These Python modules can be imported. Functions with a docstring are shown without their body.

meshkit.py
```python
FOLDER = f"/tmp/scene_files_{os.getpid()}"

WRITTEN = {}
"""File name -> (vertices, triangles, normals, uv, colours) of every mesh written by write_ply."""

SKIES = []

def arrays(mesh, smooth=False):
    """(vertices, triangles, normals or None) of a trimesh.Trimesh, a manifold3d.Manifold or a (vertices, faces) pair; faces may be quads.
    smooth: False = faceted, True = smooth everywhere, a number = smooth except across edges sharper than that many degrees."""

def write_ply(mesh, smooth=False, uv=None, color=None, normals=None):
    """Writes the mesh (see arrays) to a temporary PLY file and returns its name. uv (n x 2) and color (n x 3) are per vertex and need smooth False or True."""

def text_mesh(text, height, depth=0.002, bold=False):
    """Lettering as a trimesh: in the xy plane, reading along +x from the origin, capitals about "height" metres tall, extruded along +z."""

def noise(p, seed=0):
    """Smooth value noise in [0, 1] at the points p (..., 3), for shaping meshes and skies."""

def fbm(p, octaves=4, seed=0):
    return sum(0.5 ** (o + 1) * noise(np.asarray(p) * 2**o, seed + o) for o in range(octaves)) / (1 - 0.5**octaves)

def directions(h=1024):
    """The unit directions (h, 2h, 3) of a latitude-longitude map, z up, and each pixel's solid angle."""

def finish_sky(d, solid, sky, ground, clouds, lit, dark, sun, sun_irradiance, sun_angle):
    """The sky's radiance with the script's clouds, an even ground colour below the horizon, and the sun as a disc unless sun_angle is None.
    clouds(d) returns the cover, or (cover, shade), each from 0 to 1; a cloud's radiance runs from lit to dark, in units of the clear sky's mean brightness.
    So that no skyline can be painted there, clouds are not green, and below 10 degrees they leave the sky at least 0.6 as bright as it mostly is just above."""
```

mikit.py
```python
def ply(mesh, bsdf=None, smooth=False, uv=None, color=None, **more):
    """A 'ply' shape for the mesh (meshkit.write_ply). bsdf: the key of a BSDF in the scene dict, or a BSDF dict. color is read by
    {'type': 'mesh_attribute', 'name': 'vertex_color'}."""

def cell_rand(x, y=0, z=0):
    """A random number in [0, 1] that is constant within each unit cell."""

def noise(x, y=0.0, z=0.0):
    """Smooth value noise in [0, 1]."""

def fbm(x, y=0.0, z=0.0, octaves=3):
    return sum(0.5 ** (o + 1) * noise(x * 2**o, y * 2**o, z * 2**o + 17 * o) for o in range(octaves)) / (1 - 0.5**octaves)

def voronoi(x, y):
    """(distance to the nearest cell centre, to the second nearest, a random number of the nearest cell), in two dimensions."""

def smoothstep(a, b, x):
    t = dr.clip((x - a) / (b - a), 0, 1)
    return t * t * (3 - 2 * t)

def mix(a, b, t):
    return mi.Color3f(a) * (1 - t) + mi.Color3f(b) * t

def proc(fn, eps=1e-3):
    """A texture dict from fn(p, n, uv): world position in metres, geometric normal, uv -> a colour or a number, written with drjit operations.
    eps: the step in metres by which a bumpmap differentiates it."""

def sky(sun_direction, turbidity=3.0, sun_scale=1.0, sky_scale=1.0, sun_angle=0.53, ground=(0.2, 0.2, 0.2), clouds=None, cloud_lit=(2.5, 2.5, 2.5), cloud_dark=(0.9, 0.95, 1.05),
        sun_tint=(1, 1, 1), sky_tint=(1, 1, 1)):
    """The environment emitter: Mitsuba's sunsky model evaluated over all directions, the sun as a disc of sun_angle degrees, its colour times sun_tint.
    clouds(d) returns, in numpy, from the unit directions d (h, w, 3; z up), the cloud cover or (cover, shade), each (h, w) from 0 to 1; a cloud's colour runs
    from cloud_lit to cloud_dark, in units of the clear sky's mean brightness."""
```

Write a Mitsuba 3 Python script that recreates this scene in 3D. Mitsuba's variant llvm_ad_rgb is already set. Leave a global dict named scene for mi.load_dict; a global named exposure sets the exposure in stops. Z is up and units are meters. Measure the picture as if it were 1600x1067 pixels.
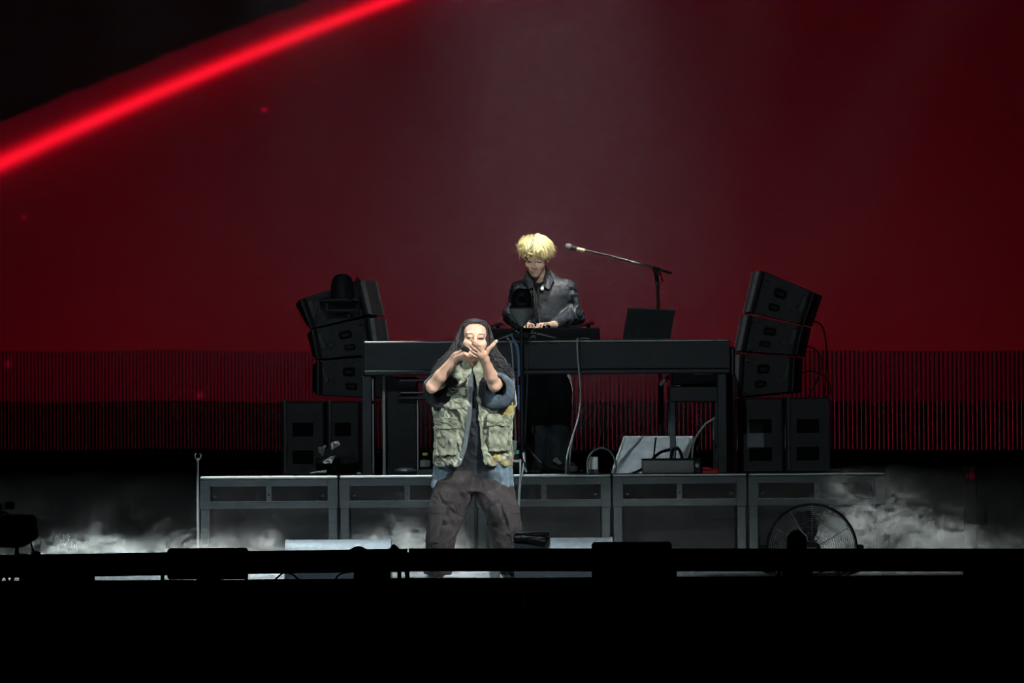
import math, random
import numpy as np, trimesh, manifold3d as m3
import drjit as dr
import mitsuba as mi
import mikit, meshkit
from mikit import fbm, noise, smoothstep, mix

T = mi.ScalarTransform4f
rng = np.random.default_rng(7)
random.seed(7)
scene, labels = {}, {}

# ------------------------------------------------------------------ camera
FPX, EYE, HORIZON, ROLL = 8890.0, 0.66, 738.0, math.radians(0.36)
pitch = math.atan((HORIZON - 533.5) / FPX)
fwd = np.array([0, math.cos(pitch), math.sin(pitch)])
up0, rt0 = np.array([0, -math.sin(pitch), math.cos(pitch)]), np.array([1.0, 0, 0])
cam_up = up0 * math.cos(ROLL) + rt0 * math.sin(ROLL)
cam_rt = rt0 * math.cos(ROLL) - up0 * math.sin(ROLL)
eye = np.array([0, 0, EYE])
scene['camera'] = {'type': 'perspective', 'fov': math.degrees(2 * math.atan(800 / FPX)), 'fov_axis': 'x', 'near_clip': 0.5, 'far_clip': 200.0,
                   'to_world': T().look_at(origin=eye.tolist(), target=(eye + fwd * 10).tolist(), up=cam_up.tolist())}


def at(px, py, Y):
    """The point of the plane y = Y that measurements in the photograph put there."""
    d = fwd * FPX + cam_rt * (px - 800) + cam_up * (533.5 - py)
    return eye + d * (Y / d[1])


# ------------------------------------------------------------------ lights
exposure = 0.0


def spot(name, frm, to, power, cutoff, beam, rgb=(1, 1, 1), weight=1.0):
    scene[name] = {'type': 'spot', 'to_world': T().look_at(origin=list(map(float, frm)), target=list(map(float, to)), up=[0.013, 0.017, 1]),
                   'intensity': {'type': 'rgb', 'value': [float(power * c) for c in rgb]}, 'cutoff_angle': float(cutoff), 'beam_width': float(beam), 'sampling_weight': float(weight)}


COOL = (0.86, 0.97, 1.0)
spot('follow_spot_front', (9.0, 22.0, 13.0), (-0.26, 35.2, 1.15), 2250, 2.9, 2.0, (1.0, 0.98, 0.93), 1.5)
spot('follow_spot_side', (-8.0, 19.0, 11.0), (-0.26, 35.2, 1.15), 560, 2.6, 1.8, (0.93, 1.0, 1.0), 0.8)
spot('musician_spot', (1.4, 36.6, 10.0), (0.2, 39.7, 2.0), 680, 4.6, 2.6, (1.0, 0.98, 0.90), 1.3)
spot('musician_front_spot', (1.6, 18.0, 9.0), (0.165, 39.6, 2.16), 760, 0.95, 0.55, (1.0, 0.98, 0.95), 0.8)
spot('added_monitor_spot', (-3.4, 34.4, 1.5), (0.95, 38.98, 0.76), 72, 3.0, 2.2, COOL, 0.6)  # added fill lamp, unseen: brightens the grille of the slanted monitor
for i, (x, tx, pw, cut) in enumerate([(-4.2, -1.5, 12, 5), (-2.0, -1.0, 40, 9), (0.3, 0.25, 145, 15), (2.6, 0.9, 36, 7), (5.6, 1.3, 60, 4)]):
    spot(f'haze_spot_{i + 1:03d}', (x, 42.6, 8.4), (tx, 42.0, 0.7), pw, cut, cut * 0.35, (0.84, 0.88, 1.0), (0.8, 1, 2.5, 1, 1)[i])
spot('fog_spot_001', (-8.5, 36.1, 0.36), (-2.0, 36.6, 0.18), 540, 5.0, 3.2, (0.90, 1.0, 0.96), 2.2)
spot('fog_spot_002', (8.5, 35.9, 0.40), (2.3, 36.6, 0.32), 125, 5.0, 3.4, (0.9, 1.0, 0.98), 1.6)
spot('floor_spot', (-1.6, 38.0, 9.0), (-1.7, 36.2, 0.1), 330, 18, 9, (0.85, 0.97, 1.0), 1.2)
spot('added_edge_spot', (-0.4, 35.6, 8.0), (0.0, 33.8, 0.2), 120, 15, 9, (0.85, 0.97, 1.0), 0.7)  # added overhead lamp, unseen: brightens the tops of the floor monitors
spot('stage_wash', (-1.0, 14.0, 9.0), (0.2, 39.0, 1.0), 125, 8.0, 6.0, COOL, 1.2)

# ------------------------------------------------------------------ materials


def rgb(*c):
    return {'type': 'rgb', 'value': [float(x) for x in c]}


def plastic(name, c, rough=0.5, spec=0.5, metal=0.0, **more):
    scene[name] = {'type': 'twosided', 'bsdf': {'type': 'principled', 'base_color': rgb(*c) if isinstance(c, tuple) else c, 'roughness': rough, 'specular': spec, 'metallic': metal, **more}}


VC = {'type': 'mesh_attribute', 'name': 'vertex_color'}
plastic('m_black', (0.012, 0.013, 0.015), 0.55, 0.3)
plastic('m_matte_black', (0.006, 0.006, 0.007), 0.9, 0.1)
plastic('m_cabinet', mikit.proc(lambda p, n, uv: mi.Color3f(0.024, 0.031, 0.036) * (0.75 + 0.5 * fbm(p.x * 60, p.y * 60, p.z * 60, 2))), 0.55, 0.4)
plastic('m_grille', mikit.proc(lambda p, n, uv: mi.Color3f(0.13, 0.14, 0.145) * (0.5 + noise(p.x * 260, p.y * 260, p.z * 260))), 0.6, 0.4, 0.3)
plastic('m_array_grille', mikit.proc(lambda p, n, uv: mi.Color3f(0.36, 0.39, 0.40) * (0.5 + noise(p.x * 200, p.y * 200, p.z * 200))), 0.6, 0.4, 0.2)
plastic('m_riser', mikit.proc(lambda p, n, uv: mi.Color3f(0.072, 0.090, 0.096) * (0.8 + 0.4 * fbm(p.x * 9, p.y * 9, p.z * 30, 3))), 0.55, 0.4)
plastic('m_edge', (0.85, 0.88, 0.88), 0.38, 0.5, 1.0)
plastic('m_desk', mikit.proc(lambda p, n, uv: mi.Color3f(0.022, 0.031, 0.037) * (0.85 + 0.3 * fbm(p.x * 3, p.y * 3, p.z * 14, 3))), 0.45, 0.4)
plastic('m_desk_frame', (0.019, 0.027, 0.034), 0.42, 0.5)
plastic('m_steel', (0.30, 0.33, 0.35), 0.35, 0.5, 0.9)
plastic('m_chrome', (0.85, 0.86, 0.88), 0.15, 0.5, 1.0)
plastic('m_silver', mikit.proc(lambda p, n, uv: mi.Color3f(0.27, 0.31, 0.34) * (0.8 + 0.4 * fbm(p.x * 120, p.y * 120, p.z * 120, 2))), 0.5, 0.5, 0.35)
plastic('m_wedge_grille', mikit.proc(lambda p, n, uv: mi.Color3f(0.62, 0.68, 0.72) * (0.6 + 0.7 * fbm(p.x * 14, p.y * 14, p.z * 14, 3))), 0.5, 0.4, 0.2)
plastic('m_cloth', VC, 0.85, 0.15)
plastic('m_shiny_cloth', VC, 0.55, 0.6)
plastic('m_skin', VC, 0.48, 0.4)
plastic('m_dark_hair', VC, 0.24, 0.8)
plastic('m_blond_hair', VC, 0.5, 0.35)
plastic('m_white', (0.75, 0.78, 0.78), 0.5)
plastic('m_grey', (0.22, 0.23, 0.23), 0.6)
plastic('m_pale_grey', (0.42, 0.46, 0.46), 0.6)
plastic('m_green', (0.03, 0.30, 0.17), 0.5)
plastic('m_lime', (0.30, 0.38, 0.05), 0.5)
plastic('m_blue', (0.25, 0.40, 0.75), 0.5)
plastic('m_red', (0.75, 0.02, 0.03), 0.5)
plastic('m_gold', (0.85, 0.72, 0.45), 0.3, 0.5, 0.8)
plastic('m_cable', (0.01, 0.01, 0.012), 0.35, 0.5)
plastic('m_pale_cable', (0.50, 0.56, 0.58), 0.4, 0.5)
plastic('m_floor', mikit.proc(lambda p, n, uv: mi.Color3f(0.24, 0.275, 0.30) * (0.8 + 0.4 * fbm(p.x * 2, p.y * 2, 0.0, 3))), 0.38, 0.6)
plastic('m_drape', (0.006, 0.006, 0.008), 0.95, 0.05)
plastic('m_blue_tape', (0.06, 0.085, 0.10), 0.7)
plastic('m_vest_edge', (0.15, 0.175, 0.13), 0.8, 0.2)
plastic('m_piping', (0.62, 0.66, 0.56), 0.8, 0.2)
plastic('m_shoe', (0.10, 0.095, 0.10), 0.55)
scene['m_bottle'] = {'type': 'thindielectric', 'int_ior': 1.4}
scene['m_none'] = {'type': 'null'}

# ------------------------------------------------------------------ mesh helpers


def cat(*ms):
    flat = []
    for m in ms:
        flat += m if isinstance(m, (list, tuple)) else [m]
    return trimesh.util.concatenate(flat)


def rot(axis, deg):
    return trimesh.transformations.rotation_matrix(math.radians(deg), axis)[:3, :3]


def box(c, s, b=0.0, R=None):
    """A box of size s around c with chamfered edges of width b, turned by R about its centre."""
    h = np.asarray(s, float) / 2
    if b <= 0:
        m = trimesh.creation.box(extents=h * 2)
    else:
        b = min(b, 0.45 * h.min() * 2)
        sg = np.array([[x, y, z] for x in (-1, 1) for y in (-1, 1) for z in (-1, 1)], float)
        pts = np.vstack([sg * (h - b * (1 - np.eye(3)[k])) for k in range(3)])
        m = trimesh.convex.convex_hull(pts)
    v = np.array(m.vertices)
    if R is not None:
        v = v @ np.asarray(R).T
    return trimesh.Trimesh(v + np.asarray(c, float), m.faces, process=False)


def boxb(lo, hi, b=0.0):
    lo, hi = np.minimum(lo, hi), np.maximum(lo, hi)
    return box((lo + hi) / 2, hi - lo, b)


def tube(path, r, n=8, closed=False, flat=None):
    """A tube along the points; r is one radius or one per point. flat squeezes it along its second normal."""
    p = np.asarray(path, float)
    k = len(p)
    r = np.broadcast_to(np.asarray(r, float), (k,))
    t = np.gradient(p, axis=0) if not closed else np.roll(p, -1, 0) - np.roll(p, 1, 0)
    t /= np.linalg.norm(t, axis=1, keepdims=True) + 1e-12
    u = np.cross(t[0], [0.31, 0.17, 0.93] if abs(t[0][2]) < 0.9 else [1, 0.1, 0])
    us = []
    for i in range(k):
        u = u - t[i] * (u @ t[i])
        u = u / (np.linalg.norm(u) + 1e-12)
        us.append(u)
    us = np.array(us)
    w = np.cross(t, us) * (flat or 1.0)
    a = np.arange(n) * 2 * np.pi / n
    v = (p[:, None] + r[:, None, None] * (np.cos(a)[None, :, None] * us[:, None] + np.sin(a)[None, :, None] * w[:, None])).reshape(-1, 3)
    f = []
    for i in range(k if closed else k - 1):
        j = (i + 1) % k
        for q in range(n):
            q2 = (q + 1) % n
            f += [[i * n + q, i * n + q2, j * n + q2], [i * n + q, j * n + q2, j * n + q]]
    if not closed:
        v = np.vstack([v, p[0], p[-1]])
        for q in range(n):
            f += [[len(v) - 2, (q + 1) % n, q], [len(v) - 1, (k - 1) * n + q, (k - 1) * n + (q + 1) % n]]
    return trimesh.Trimesh(v, f, process=False)


def strands(paths, r0, r1, n=4):
    """Many tapered tubes with equally many points, fast: paths (m, k, 3), radii per strand."""
    p = np.asarray(paths, float)
    m, k, _ = p.shape
    t = np.gradient(p, axis=1)
    t /= np.linalg.norm(t, axis=2, keepdims=True) + 1e-12
    u = np.cross(t, np.array([0.2, 0.93, 0.31]))
    u /= np.linalg.norm(u, axis=2, keepdims=True) + 1e-12
    w = np.cross(t, u)
    s = np.linspace(0, 1, k)
    r = (np.asarray(r0).reshape(-1, 1) * (1 - s) + np.asarray(r1).reshape(-1, 1) * s) * np.minimum(1, 4 * (1.02 - s)) ** 0.5
    a = np.arange(n) * 2 * np.pi / n
    v = p[:, :, None] + r[:, :, None, None] * (np.cos(a)[:, None] * u[:, :, None] + np.sin(a)[:, None] * w[:, :, None])
    q, i = np.meshgrid(np.arange(n), np.arange(k - 1))
    q, i = q.ravel(), i.ravel()
    q2 = (q + 1) % n
    f = np.vstack([np.stack([i * n + q, i * n + q2, (i + 1) * n + q2], 1), np.stack([i * n + q, (i + 1) * n + q2, (i + 1) * n + q], 1)])
    f = (f[None] + (np.arange(m) * k * n)[:, None, None]).reshape(-1, 3)
    return trimesh.Trimesh(v.reshape(-1, 3), f, process=False)


def spline(pts, n=24):
    """Catmull-Rom through the points."""
    p = np.asarray(pts, float)
    p = np.vstack([2 * p[0] - p[1], p, 2 * p[-1] - p[-2]])
    out = []
    for s in np.linspace(0, len(p) - 3, n):
        i = min(int(s), len(p) - 4)
        t = s - i
        a, b, c, d = p[i:i + 4]
        out.append(0.5 * (2 * b + (c - a) * t + (2 * a - 5 * b + 4 * c - d) * t * t + (3 * b - a - 3 * c + d) * t ** 3))
    return np.array(out)


def cyl(a, b, r, n=16, r2=None):
    return tube([a, b], [r, r if r2 is None else r2], n)


def ball(c, r, sub=2):
    m = trimesh.creation.icosphere(subdivisions=sub)
    return trimesh.Trimesh(np.array(m.vertices) * np.asarray(r, float) + np.asarray(c, float), m.faces, process=False)


def lathe(profile, c, axis=(0, 0, 1), n=24):
    """Turns (radius, height) pairs about the axis through c."""
    pr = np.asarray(profile, float)
    a = np.arange(n) * 2 * np.pi / n
    z = np.asarray(axis, float) / np.linalg.norm(axis)
    x = np.cross(z, [0, 0, 1] if abs(z[2]) < 0.9 else [0, 1, 0])
    x /= np.linalg.norm(x)
    y = np.cross(z, x)
    v = (pr[:, None, 0, None] * (np.cos(a)[None, :, None] * x + np.sin(a)[None, :, None] * y) + pr[:, None, 1, None] * z).reshape(-1, 3) + np.asarray(c, float)
    f = []
    for i in range(len(pr) - 1):
        for q in range(n):
            q2 = (q + 1) % n
            f += [[i * n + q, i * n + q2, (i + 1) * n + q2], [i * n + q, (i + 1) * n + q2, (i + 1) * n + q]]
    return trimesh.Trimesh(v, f, process=False)


def prism(poly, y0, y1):
    """The (x, z) outline extruded from y0 to y1."""
    from shapely.geometry import Polygon
    m = trimesh.creation.extrude_polygon(Polygon(poly), y1 - y0, engine='earcut')
    v = np.array(m.vertices)
    return trimesh.Trimesh(np.stack([v[:, 0], y0 + v[:, 2], v[:, 1]], 1), m.faces[:, ::-1], process=False)


def ring(c, r, rad, axis=(0, 1, 0), n=48, k=6):
    z = np.asarray(axis, float) / np.linalg.norm(axis)
    x = np.cross(z, [0, 0, 1] if abs(z[2]) < 0.9 else [1, 0, 0])
    x /= np.linalg.norm(x)
    y = np.cross(z, x)
    a = np.arange(n) * 2 * np.pi / n
    return tube(np.asarray(c) + r * (np.cos(a)[:, None] * x + np.sin(a)[:, None] * y), rad, k, closed=True)


# ------------------------------------------------------------------ scene helpers
used = {}


def numbered(key):
    n = used.get(key, -1) + 1
    used[key] = n
    return key if n == 0 else f'{key}_{n:03d}'


def tag(key, label=None, cat_=None, group=None, kind=None):
    d = {k: v for k, v in (('label', label), ('category', cat_), ('group', group), ('kind', kind)) if v}
    if d:
        labels[key] = d


def thing(name, label, cat_, group=None, kind=None):
    key = numbered(name)
    tag(key, label, cat_, group, kind)
    return key


def part(parent, name, mesh, bsdf, smooth=30, label=None, kind=None, color=None):
    key = numbered(f'{parent}__{name}')
    scene[key] = mikit.ply(mesh, bsdf, smooth=(True if color is not None else smooth), color=color)
    tag(key, label, None, None, kind)
    return key


def glow(key, mesh, radiance):
    """Makes the mesh emit; it gets a plain (x, z) parameterization, which textured emission needs."""
    v = np.array(mesh.vertices)[:, [0, 2]]
    scene[key] = mikit.ply(mesh, 'm_matte_black', uv=(v - v.min(0)) / (v.max(0) - v.min(0)))
    scene[key]['emitter'] = {'type': 'area', 'radiance': radiance, 'sampling_weight': 0.25}


def single(name, mesh, bsdf, label, cat_, group=None, kind=None, smooth=30, color=None):
    key = thing(name, label, cat_, group, kind)
    scene[key] = mikit.ply(mesh, bsdf, smooth=(True if color is not None else smooth), color=color)
    return key


# ------------------------------------------------------------------ signed distance modelling (bodies and clothes)


def smin(a, b, k):
    h = np.clip(0.5 + 0.5 * (b - a) / k, 0, 1)
    return b + (a - b) * h - k * h * (1 - h)


def cone(a, b, ra, rb=None):
    a, b = np.asarray(a, np.float32), np.asarray(b, np.float32)
    rb = ra if rb is None else rb
    ab = b - a
    L = max(float(ab @ ab), 1e-9)

    def f(P):
        t = np.clip((P - a) @ ab / L, 0, 1)
        return np.linalg.norm(P - a - t[:, None] * ab, axis=1) - (ra + (rb - ra) * t)
    return f


def ell(c, r):
    c, r = np.asarray(c, np.float32), np.asarray(r, np.float32)

    def f(P):
        q = (P - c) / r
        k0 = np.linalg.norm(q, axis=1)
        k1 = np.linalg.norm(q / r, axis=1)
        return k0 * (k0 - 1) / np.maximum(k1, 1e-6)
    return f


def loft(rows, ex=2.2):
    """Stacked superellipses; rows of (z, cx, cy, half width, half depth), from the top down or up."""
    rows = np.array(sorted(rows, key=lambda r: r[0]), float)
    z = rows[:, 0]

    def f(P):
        cx, cy, a, b = (np.interp(P[:, 2], z, rows[:, i]) for i in (1, 2, 3, 4))
        k = ((np.abs(P[:, 0] - cx) / a) ** ex + (np.abs(P[:, 1] - cy) / b) ** ex) ** (1 / ex)
        d = (k - 1) * np.minimum(a, b)
        return np.maximum(d, np.maximum(z[0] - P[:, 2], P[:, 2] - z[-1]))
    f.rows = rows
    f.ex = ex
    return f


def union(fs, k=0.02):
    def f(P):
        d = None
        for g in fs:
            g, kk = g if isinstance(g, tuple) else (g, k)
            e = g(P)
            d = e if d is None else smin(d, e, kk)
        return d
    return f


def minus(f, g, k=0.005):
    return lambda P: -smin(-f(P), g(P), k)


def local(f, C, R, s):
    C, R = np.asarray(C, np.float32), np.asarray(R, np.float32)
    return lambda P: f((P - C) @ R / s) * s


def mesh_of(f, lo, hi, h):
    """Surface nets over the blocks that the surface may cross."""
    lo, hi = np.asarray(lo, float), np.asarray(hi, float)
    B = 8
    nb = np.ceil((hi - lo) / (h * B)).astype(int)
    n = nb * B
    c = [lo[i] + (np.arange(nb[i]) + 0.5) * B * h - 0.5 * h for i in range(3)]
    C = np.stack(np.meshgrid(*c, indexing='ij'), -1).reshape(-1, 3).astype(np.float32)
    d = f(C)
    G = np.repeat(np.repeat(np.repeat(d.reshape(nb), B, 0), B, 1), B, 2).astype(np.float32)
    act = np.nonzero(np.abs(d) < B * h * 1.5)[0]
    offs = np.stack(np.meshgrid(*[np.arange(B)] * 3, indexing='ij'), -1).reshape(-1, 3)
    for s in range(0, len(act), 2000):
        a = act[s:s + 2000]
        base = np.stack(np.unravel_index(a, nb), 1) * B
        I = (base[:, None] + offs[None]).reshape(-1, 3)
        G[I[:, 0], I[:, 1], I[:, 2]] = f((lo + I * h).astype(np.float32))
    S = G < 0
    cnt = sum(S[i:n[0] - 1 + i, j:n[1] - 1 + j, k:n[2] - 1 + k].astype(np.int8) for i in (0, 1) for j in (0, 1) for k in (0, 1))
    idx = np.argwhere((cnt > 0) & (cnt < 8))
    corner = np.array([[i, j, k] for i in (0, 1) for j in (0, 1) for k in (0, 1)])
    val = np.stack([G[tuple((idx + o).T)] for o in corner], 1)
    acc, num = np.zeros((len(idx), 3)), np.zeros(len(idx))
    for a in range(8):
        for b in range(a + 1, 8):
            if np.abs(corner[a] - corner[b]).sum() == 1:
                x = (val[:, a] < 0) != (val[:, b] < 0)
                t = np.where(x, val[:, a] / np.where(x, val[:, a] - val[:, b], 1), 0)
                acc += np.where(x[:, None], corner[a] + t[:, None] * (corner[b] - corner[a]), 0)
                num += x
    V = lo + (idx + acc / num[:, None]) * h
    ID = np.full(tuple(n), -1, np.int32)
    ID[tuple(idx.T)] = np.arange(len(idx))
    F = []
    for ax in range(3):
        u, w = (ax + 1) % 3, (ax + 2) % 3
        s0 = [slice(0, n[i] - 1) for i in range(3)]
        s1 = list(s0)
        s1[ax] = slice(1, n[ax])
        e = np.argwhere(S[tuple(s0)] != S[tuple(s1)])
        e = e[(e[:, u] > 0) & (e[:, w] > 0)]
        du, dw = np.eye(3, dtype=int)[u], np.eye(3, dtype=int)[w]
        q = np.stack([ID[tuple((e - du - dw).T)], ID[tuple((e - dw).T)], ID[tuple(e.T)], ID[tuple((e - du).T)]], 1)
        flip = ~S[tuple(e.T)]
        q[flip] = q[flip][:, ::-1]
        q = q[(q >= 0).all(1)]
        F += [q[:, [0, 1, 2]], q[:, [0, 2, 3]]]
    return trimesh.Trimesh(V, np.vstack(F), process=False)


def vnormals(m):
    v, f = np.array(m.vertices), np.array(m.faces)
    n, fn = np.zeros_like(v), np.cross(v[f[:, 1]] - v[f[:, 0]], v[f[:, 2]] - v[f[:, 0]])
    for k in range(3):
        np.add.at(n, f[:, k], fn)
    return n / (np.linalg.norm(n, axis=1, keepdims=True) + 1e-20)


def push(m, amount):
    return trimesh.Trimesh(np.array(m.vertices) + vnormals(m) * np.asarray(amount)[:, None], m.faces, process=False)


def soften(m, it=2):
    """Evens out the surface without shrinking it much."""
    from scipy.sparse import coo_matrix, diags
    f, n = np.array(m.faces), len(m.vertices)
    i = np.concatenate([f[:, [0, 1, 2]].ravel(), f[:, [1, 2, 0]].ravel()])
    j = np.concatenate([f[:, [1, 2, 0]].ravel(), f[:, [0, 1, 2]].ravel()])
    A = coo_matrix((np.ones(len(i)), (i, j)), (n, n)).tocsr()
    A = diags(1 / np.maximum(np.asarray(A.sum(1)).ravel(), 1)) @ A
    v = np.array(m.vertices)
    for _ in range(it):
        v = v + 0.5 * (A @ v - v)
        v = v - 0.30 * (A @ v - v)
    return trimesh.Trimesh(v, f, process=False)


def creases(v, fx, fy, fz, seed=0, oct_=3, pw=2):
    """Ridged noise in [0, 1]: 1 on sharp fold lines."""
    q = v * np.array([fx, fy, fz])
    w = meshkit.fbm(v * 5.0, 2, seed + 50)
    q = q + 1.6 * np.stack([w, meshkit.fbm(v * 5.0 + 9, 2, seed + 51), w[::-1] * 0], -1)
    out, amp = 0, 0
    for o in range(oct_):
        r = 1 - np.abs(2 * meshkit.noise(q * 2 ** o + 13 * o, seed + o) - 1)
        out, amp = out + 0.55 ** o * r ** pw, amp + 0.55 ** o
    return out / amp


def ribbon(pts, width, thick=0.003):
    """A flat band of the given width along x through the points."""
    p = np.asarray(pts, float)
    w, t = np.array([width / 2, 0, 0]), np.array([0, thick, 0])
    v = np.vstack([p - w - t, p + w - t, p + w + t, p - w + t])
    n, f = len(p), []
    for i in range(n - 1):
        for a in range(4):
            b = (a + 1) % 4
            f += [[a * n + i, b * n + i, b * n + i + 1], [a * n + i, b * n + i + 1, a * n + i + 1]]
    for i, s in ((0, 1), (n - 1, -1)):
        q = [i, n + i, 2 * n + i, 3 * n + i][::s]
        f += [[q[0], q[2], q[1]], [q[0], q[3], q[2]]]
    m = trimesh.Trimesh(v, f, process=False)
    return m if m.volume > 0 else trimesh.Trimesh(v, np.array(f)[:, ::-1], process=False)


def slab(c, h, r, R=None):
    """Signed distance of a rounded box."""
    c, h = np.asarray(c, np.float32), np.asarray(h, np.float32)
    R = np.eye(3) if R is None else np.asarray(R)

    def f(P):
        q = np.abs((P - c) @ R) - h
        return np.linalg.norm(np.maximum(q, 0), axis=1) + np.minimum(q.max(1), 0) - r
    return f


def patch(lf, t0, t1, z0, z1, off, thick, nu=10, nv=10, wave=0.0):
    """A closed sheet on the surface of a loft between the angles (0 = front, positive to +x) and heights."""
    rows, ex = lf.rows, lf.ex
    u, w = np.meshgrid(np.linspace(t0, t1, nu), np.linspace(z0, z1, nv), indexing='ij')
    a = np.radians(u)

    def sheet(o):
        z = w
        cx, cy, A, Bb = (np.interp(z, rows[:, 0], rows[:, i]) for i in (1, 2, 3, 4))
        s, c = np.sin(a), -np.cos(a)
        k = (np.abs(s) ** ex + np.abs(c) ** ex) ** (-1 / ex)
        x, y = cx + (A + o) * s * k, cy + (Bb + o) * c * k
        y = y - wave * np.sin(w * 90 + u * 0.2)
        return np.stack([x, y, z], -1).reshape(-1, 3)
    v = np.vstack([sheet(off + thick), sheet(off)])
    N = nu * nv
    f = []
    for i in range(nu - 1):
        for j in range(nv - 1):
            p, q, r_, s_ = i * nv + j, (i + 1) * nv + j, (i + 1) * nv + j + 1, i * nv + j + 1
            f += [[p, q, r_], [p, r_, s_], [N + p, N + r_, N + q], [N + p, N + s_, N + r_]]
    edge = [i * nv for i in range(nu)] + [(nu - 1) * nv + j for j in range(1, nv)] + [i * nv + nv - 1 for i in range(nu - 2, -1, -1)] + [j for j in range(nv - 2, 0, -1)]
    for e0, e1 in zip(edge, edge[1:] + edge[:1]):
        f += [[e0, N + e0, N + e1], [e0, N + e1, e1]]
    return trimesh.Trimesh(v, f, process=False)


def shade(base, *layers):
    """Vertex colours: base, then (weight, colour) layers mixed on top."""
    c = np.array(base, float)
    if c.ndim == 1:
        c = np.tile(c, (len(layers[0][0]), 1))
    for w, col in layers:
        w = np.clip(w, 0, 1)[:, None]
        c = c * (1 - w) + np.asarray(col) * w
    return c
# ================================================================== the setting
RY = 38.0                                   # front of the riser
ZR = at(800, 741.3, RY)[2]                  # its top
SY = 46.0                                   # the LED wall


def quad(a, b, c, d):
    return trimesh.Trimesh([a, b, c, d], [[0, 1, 2], [0, 2, 3]], process=False)


scene['floor'] = mikit.ply(boxb((-14, 33.0, -0.12), (14, 49, 0.0)), 'm_floor')
tag('floor', 'pale stage floor under the fog', None, None, 'structure')
scene['wall_front'] = mikit.ply(boxb((-14, 33.0, -1.35), (14, 33.08, -0.12)), 'm_drape')
tag('wall_front', 'black fascia below the front edge of the stage', None, None, 'structure')
scene['floor_pit'] = mikit.ply(boxb((-14, 20, -1.42), (14, 33.08, -1.35)), 'm_matte_black')
tag('floor_pit', 'black floor of the pit in front of the stage', None, None, 'structure')
dx = np.linspace(-12, 12, 241)
dy = 47.3 + 0.09 * np.sin(dx * 9) + 0.05 * np.sin(dx * 23 + 1)
dv = np.vstack([np.stack([dx, dy, 0 * dx], 1), np.stack([dx, dy, 0 * dx + 9.0], 1)])
scene['wall_back'] = mikit.ply(trimesh.Trimesh(dv, [t for i in range(240) for t in ([i, i + 1, i + 242], [i, i + 242, i + 241])], process=False), 'm_drape', smooth=True)
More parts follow.
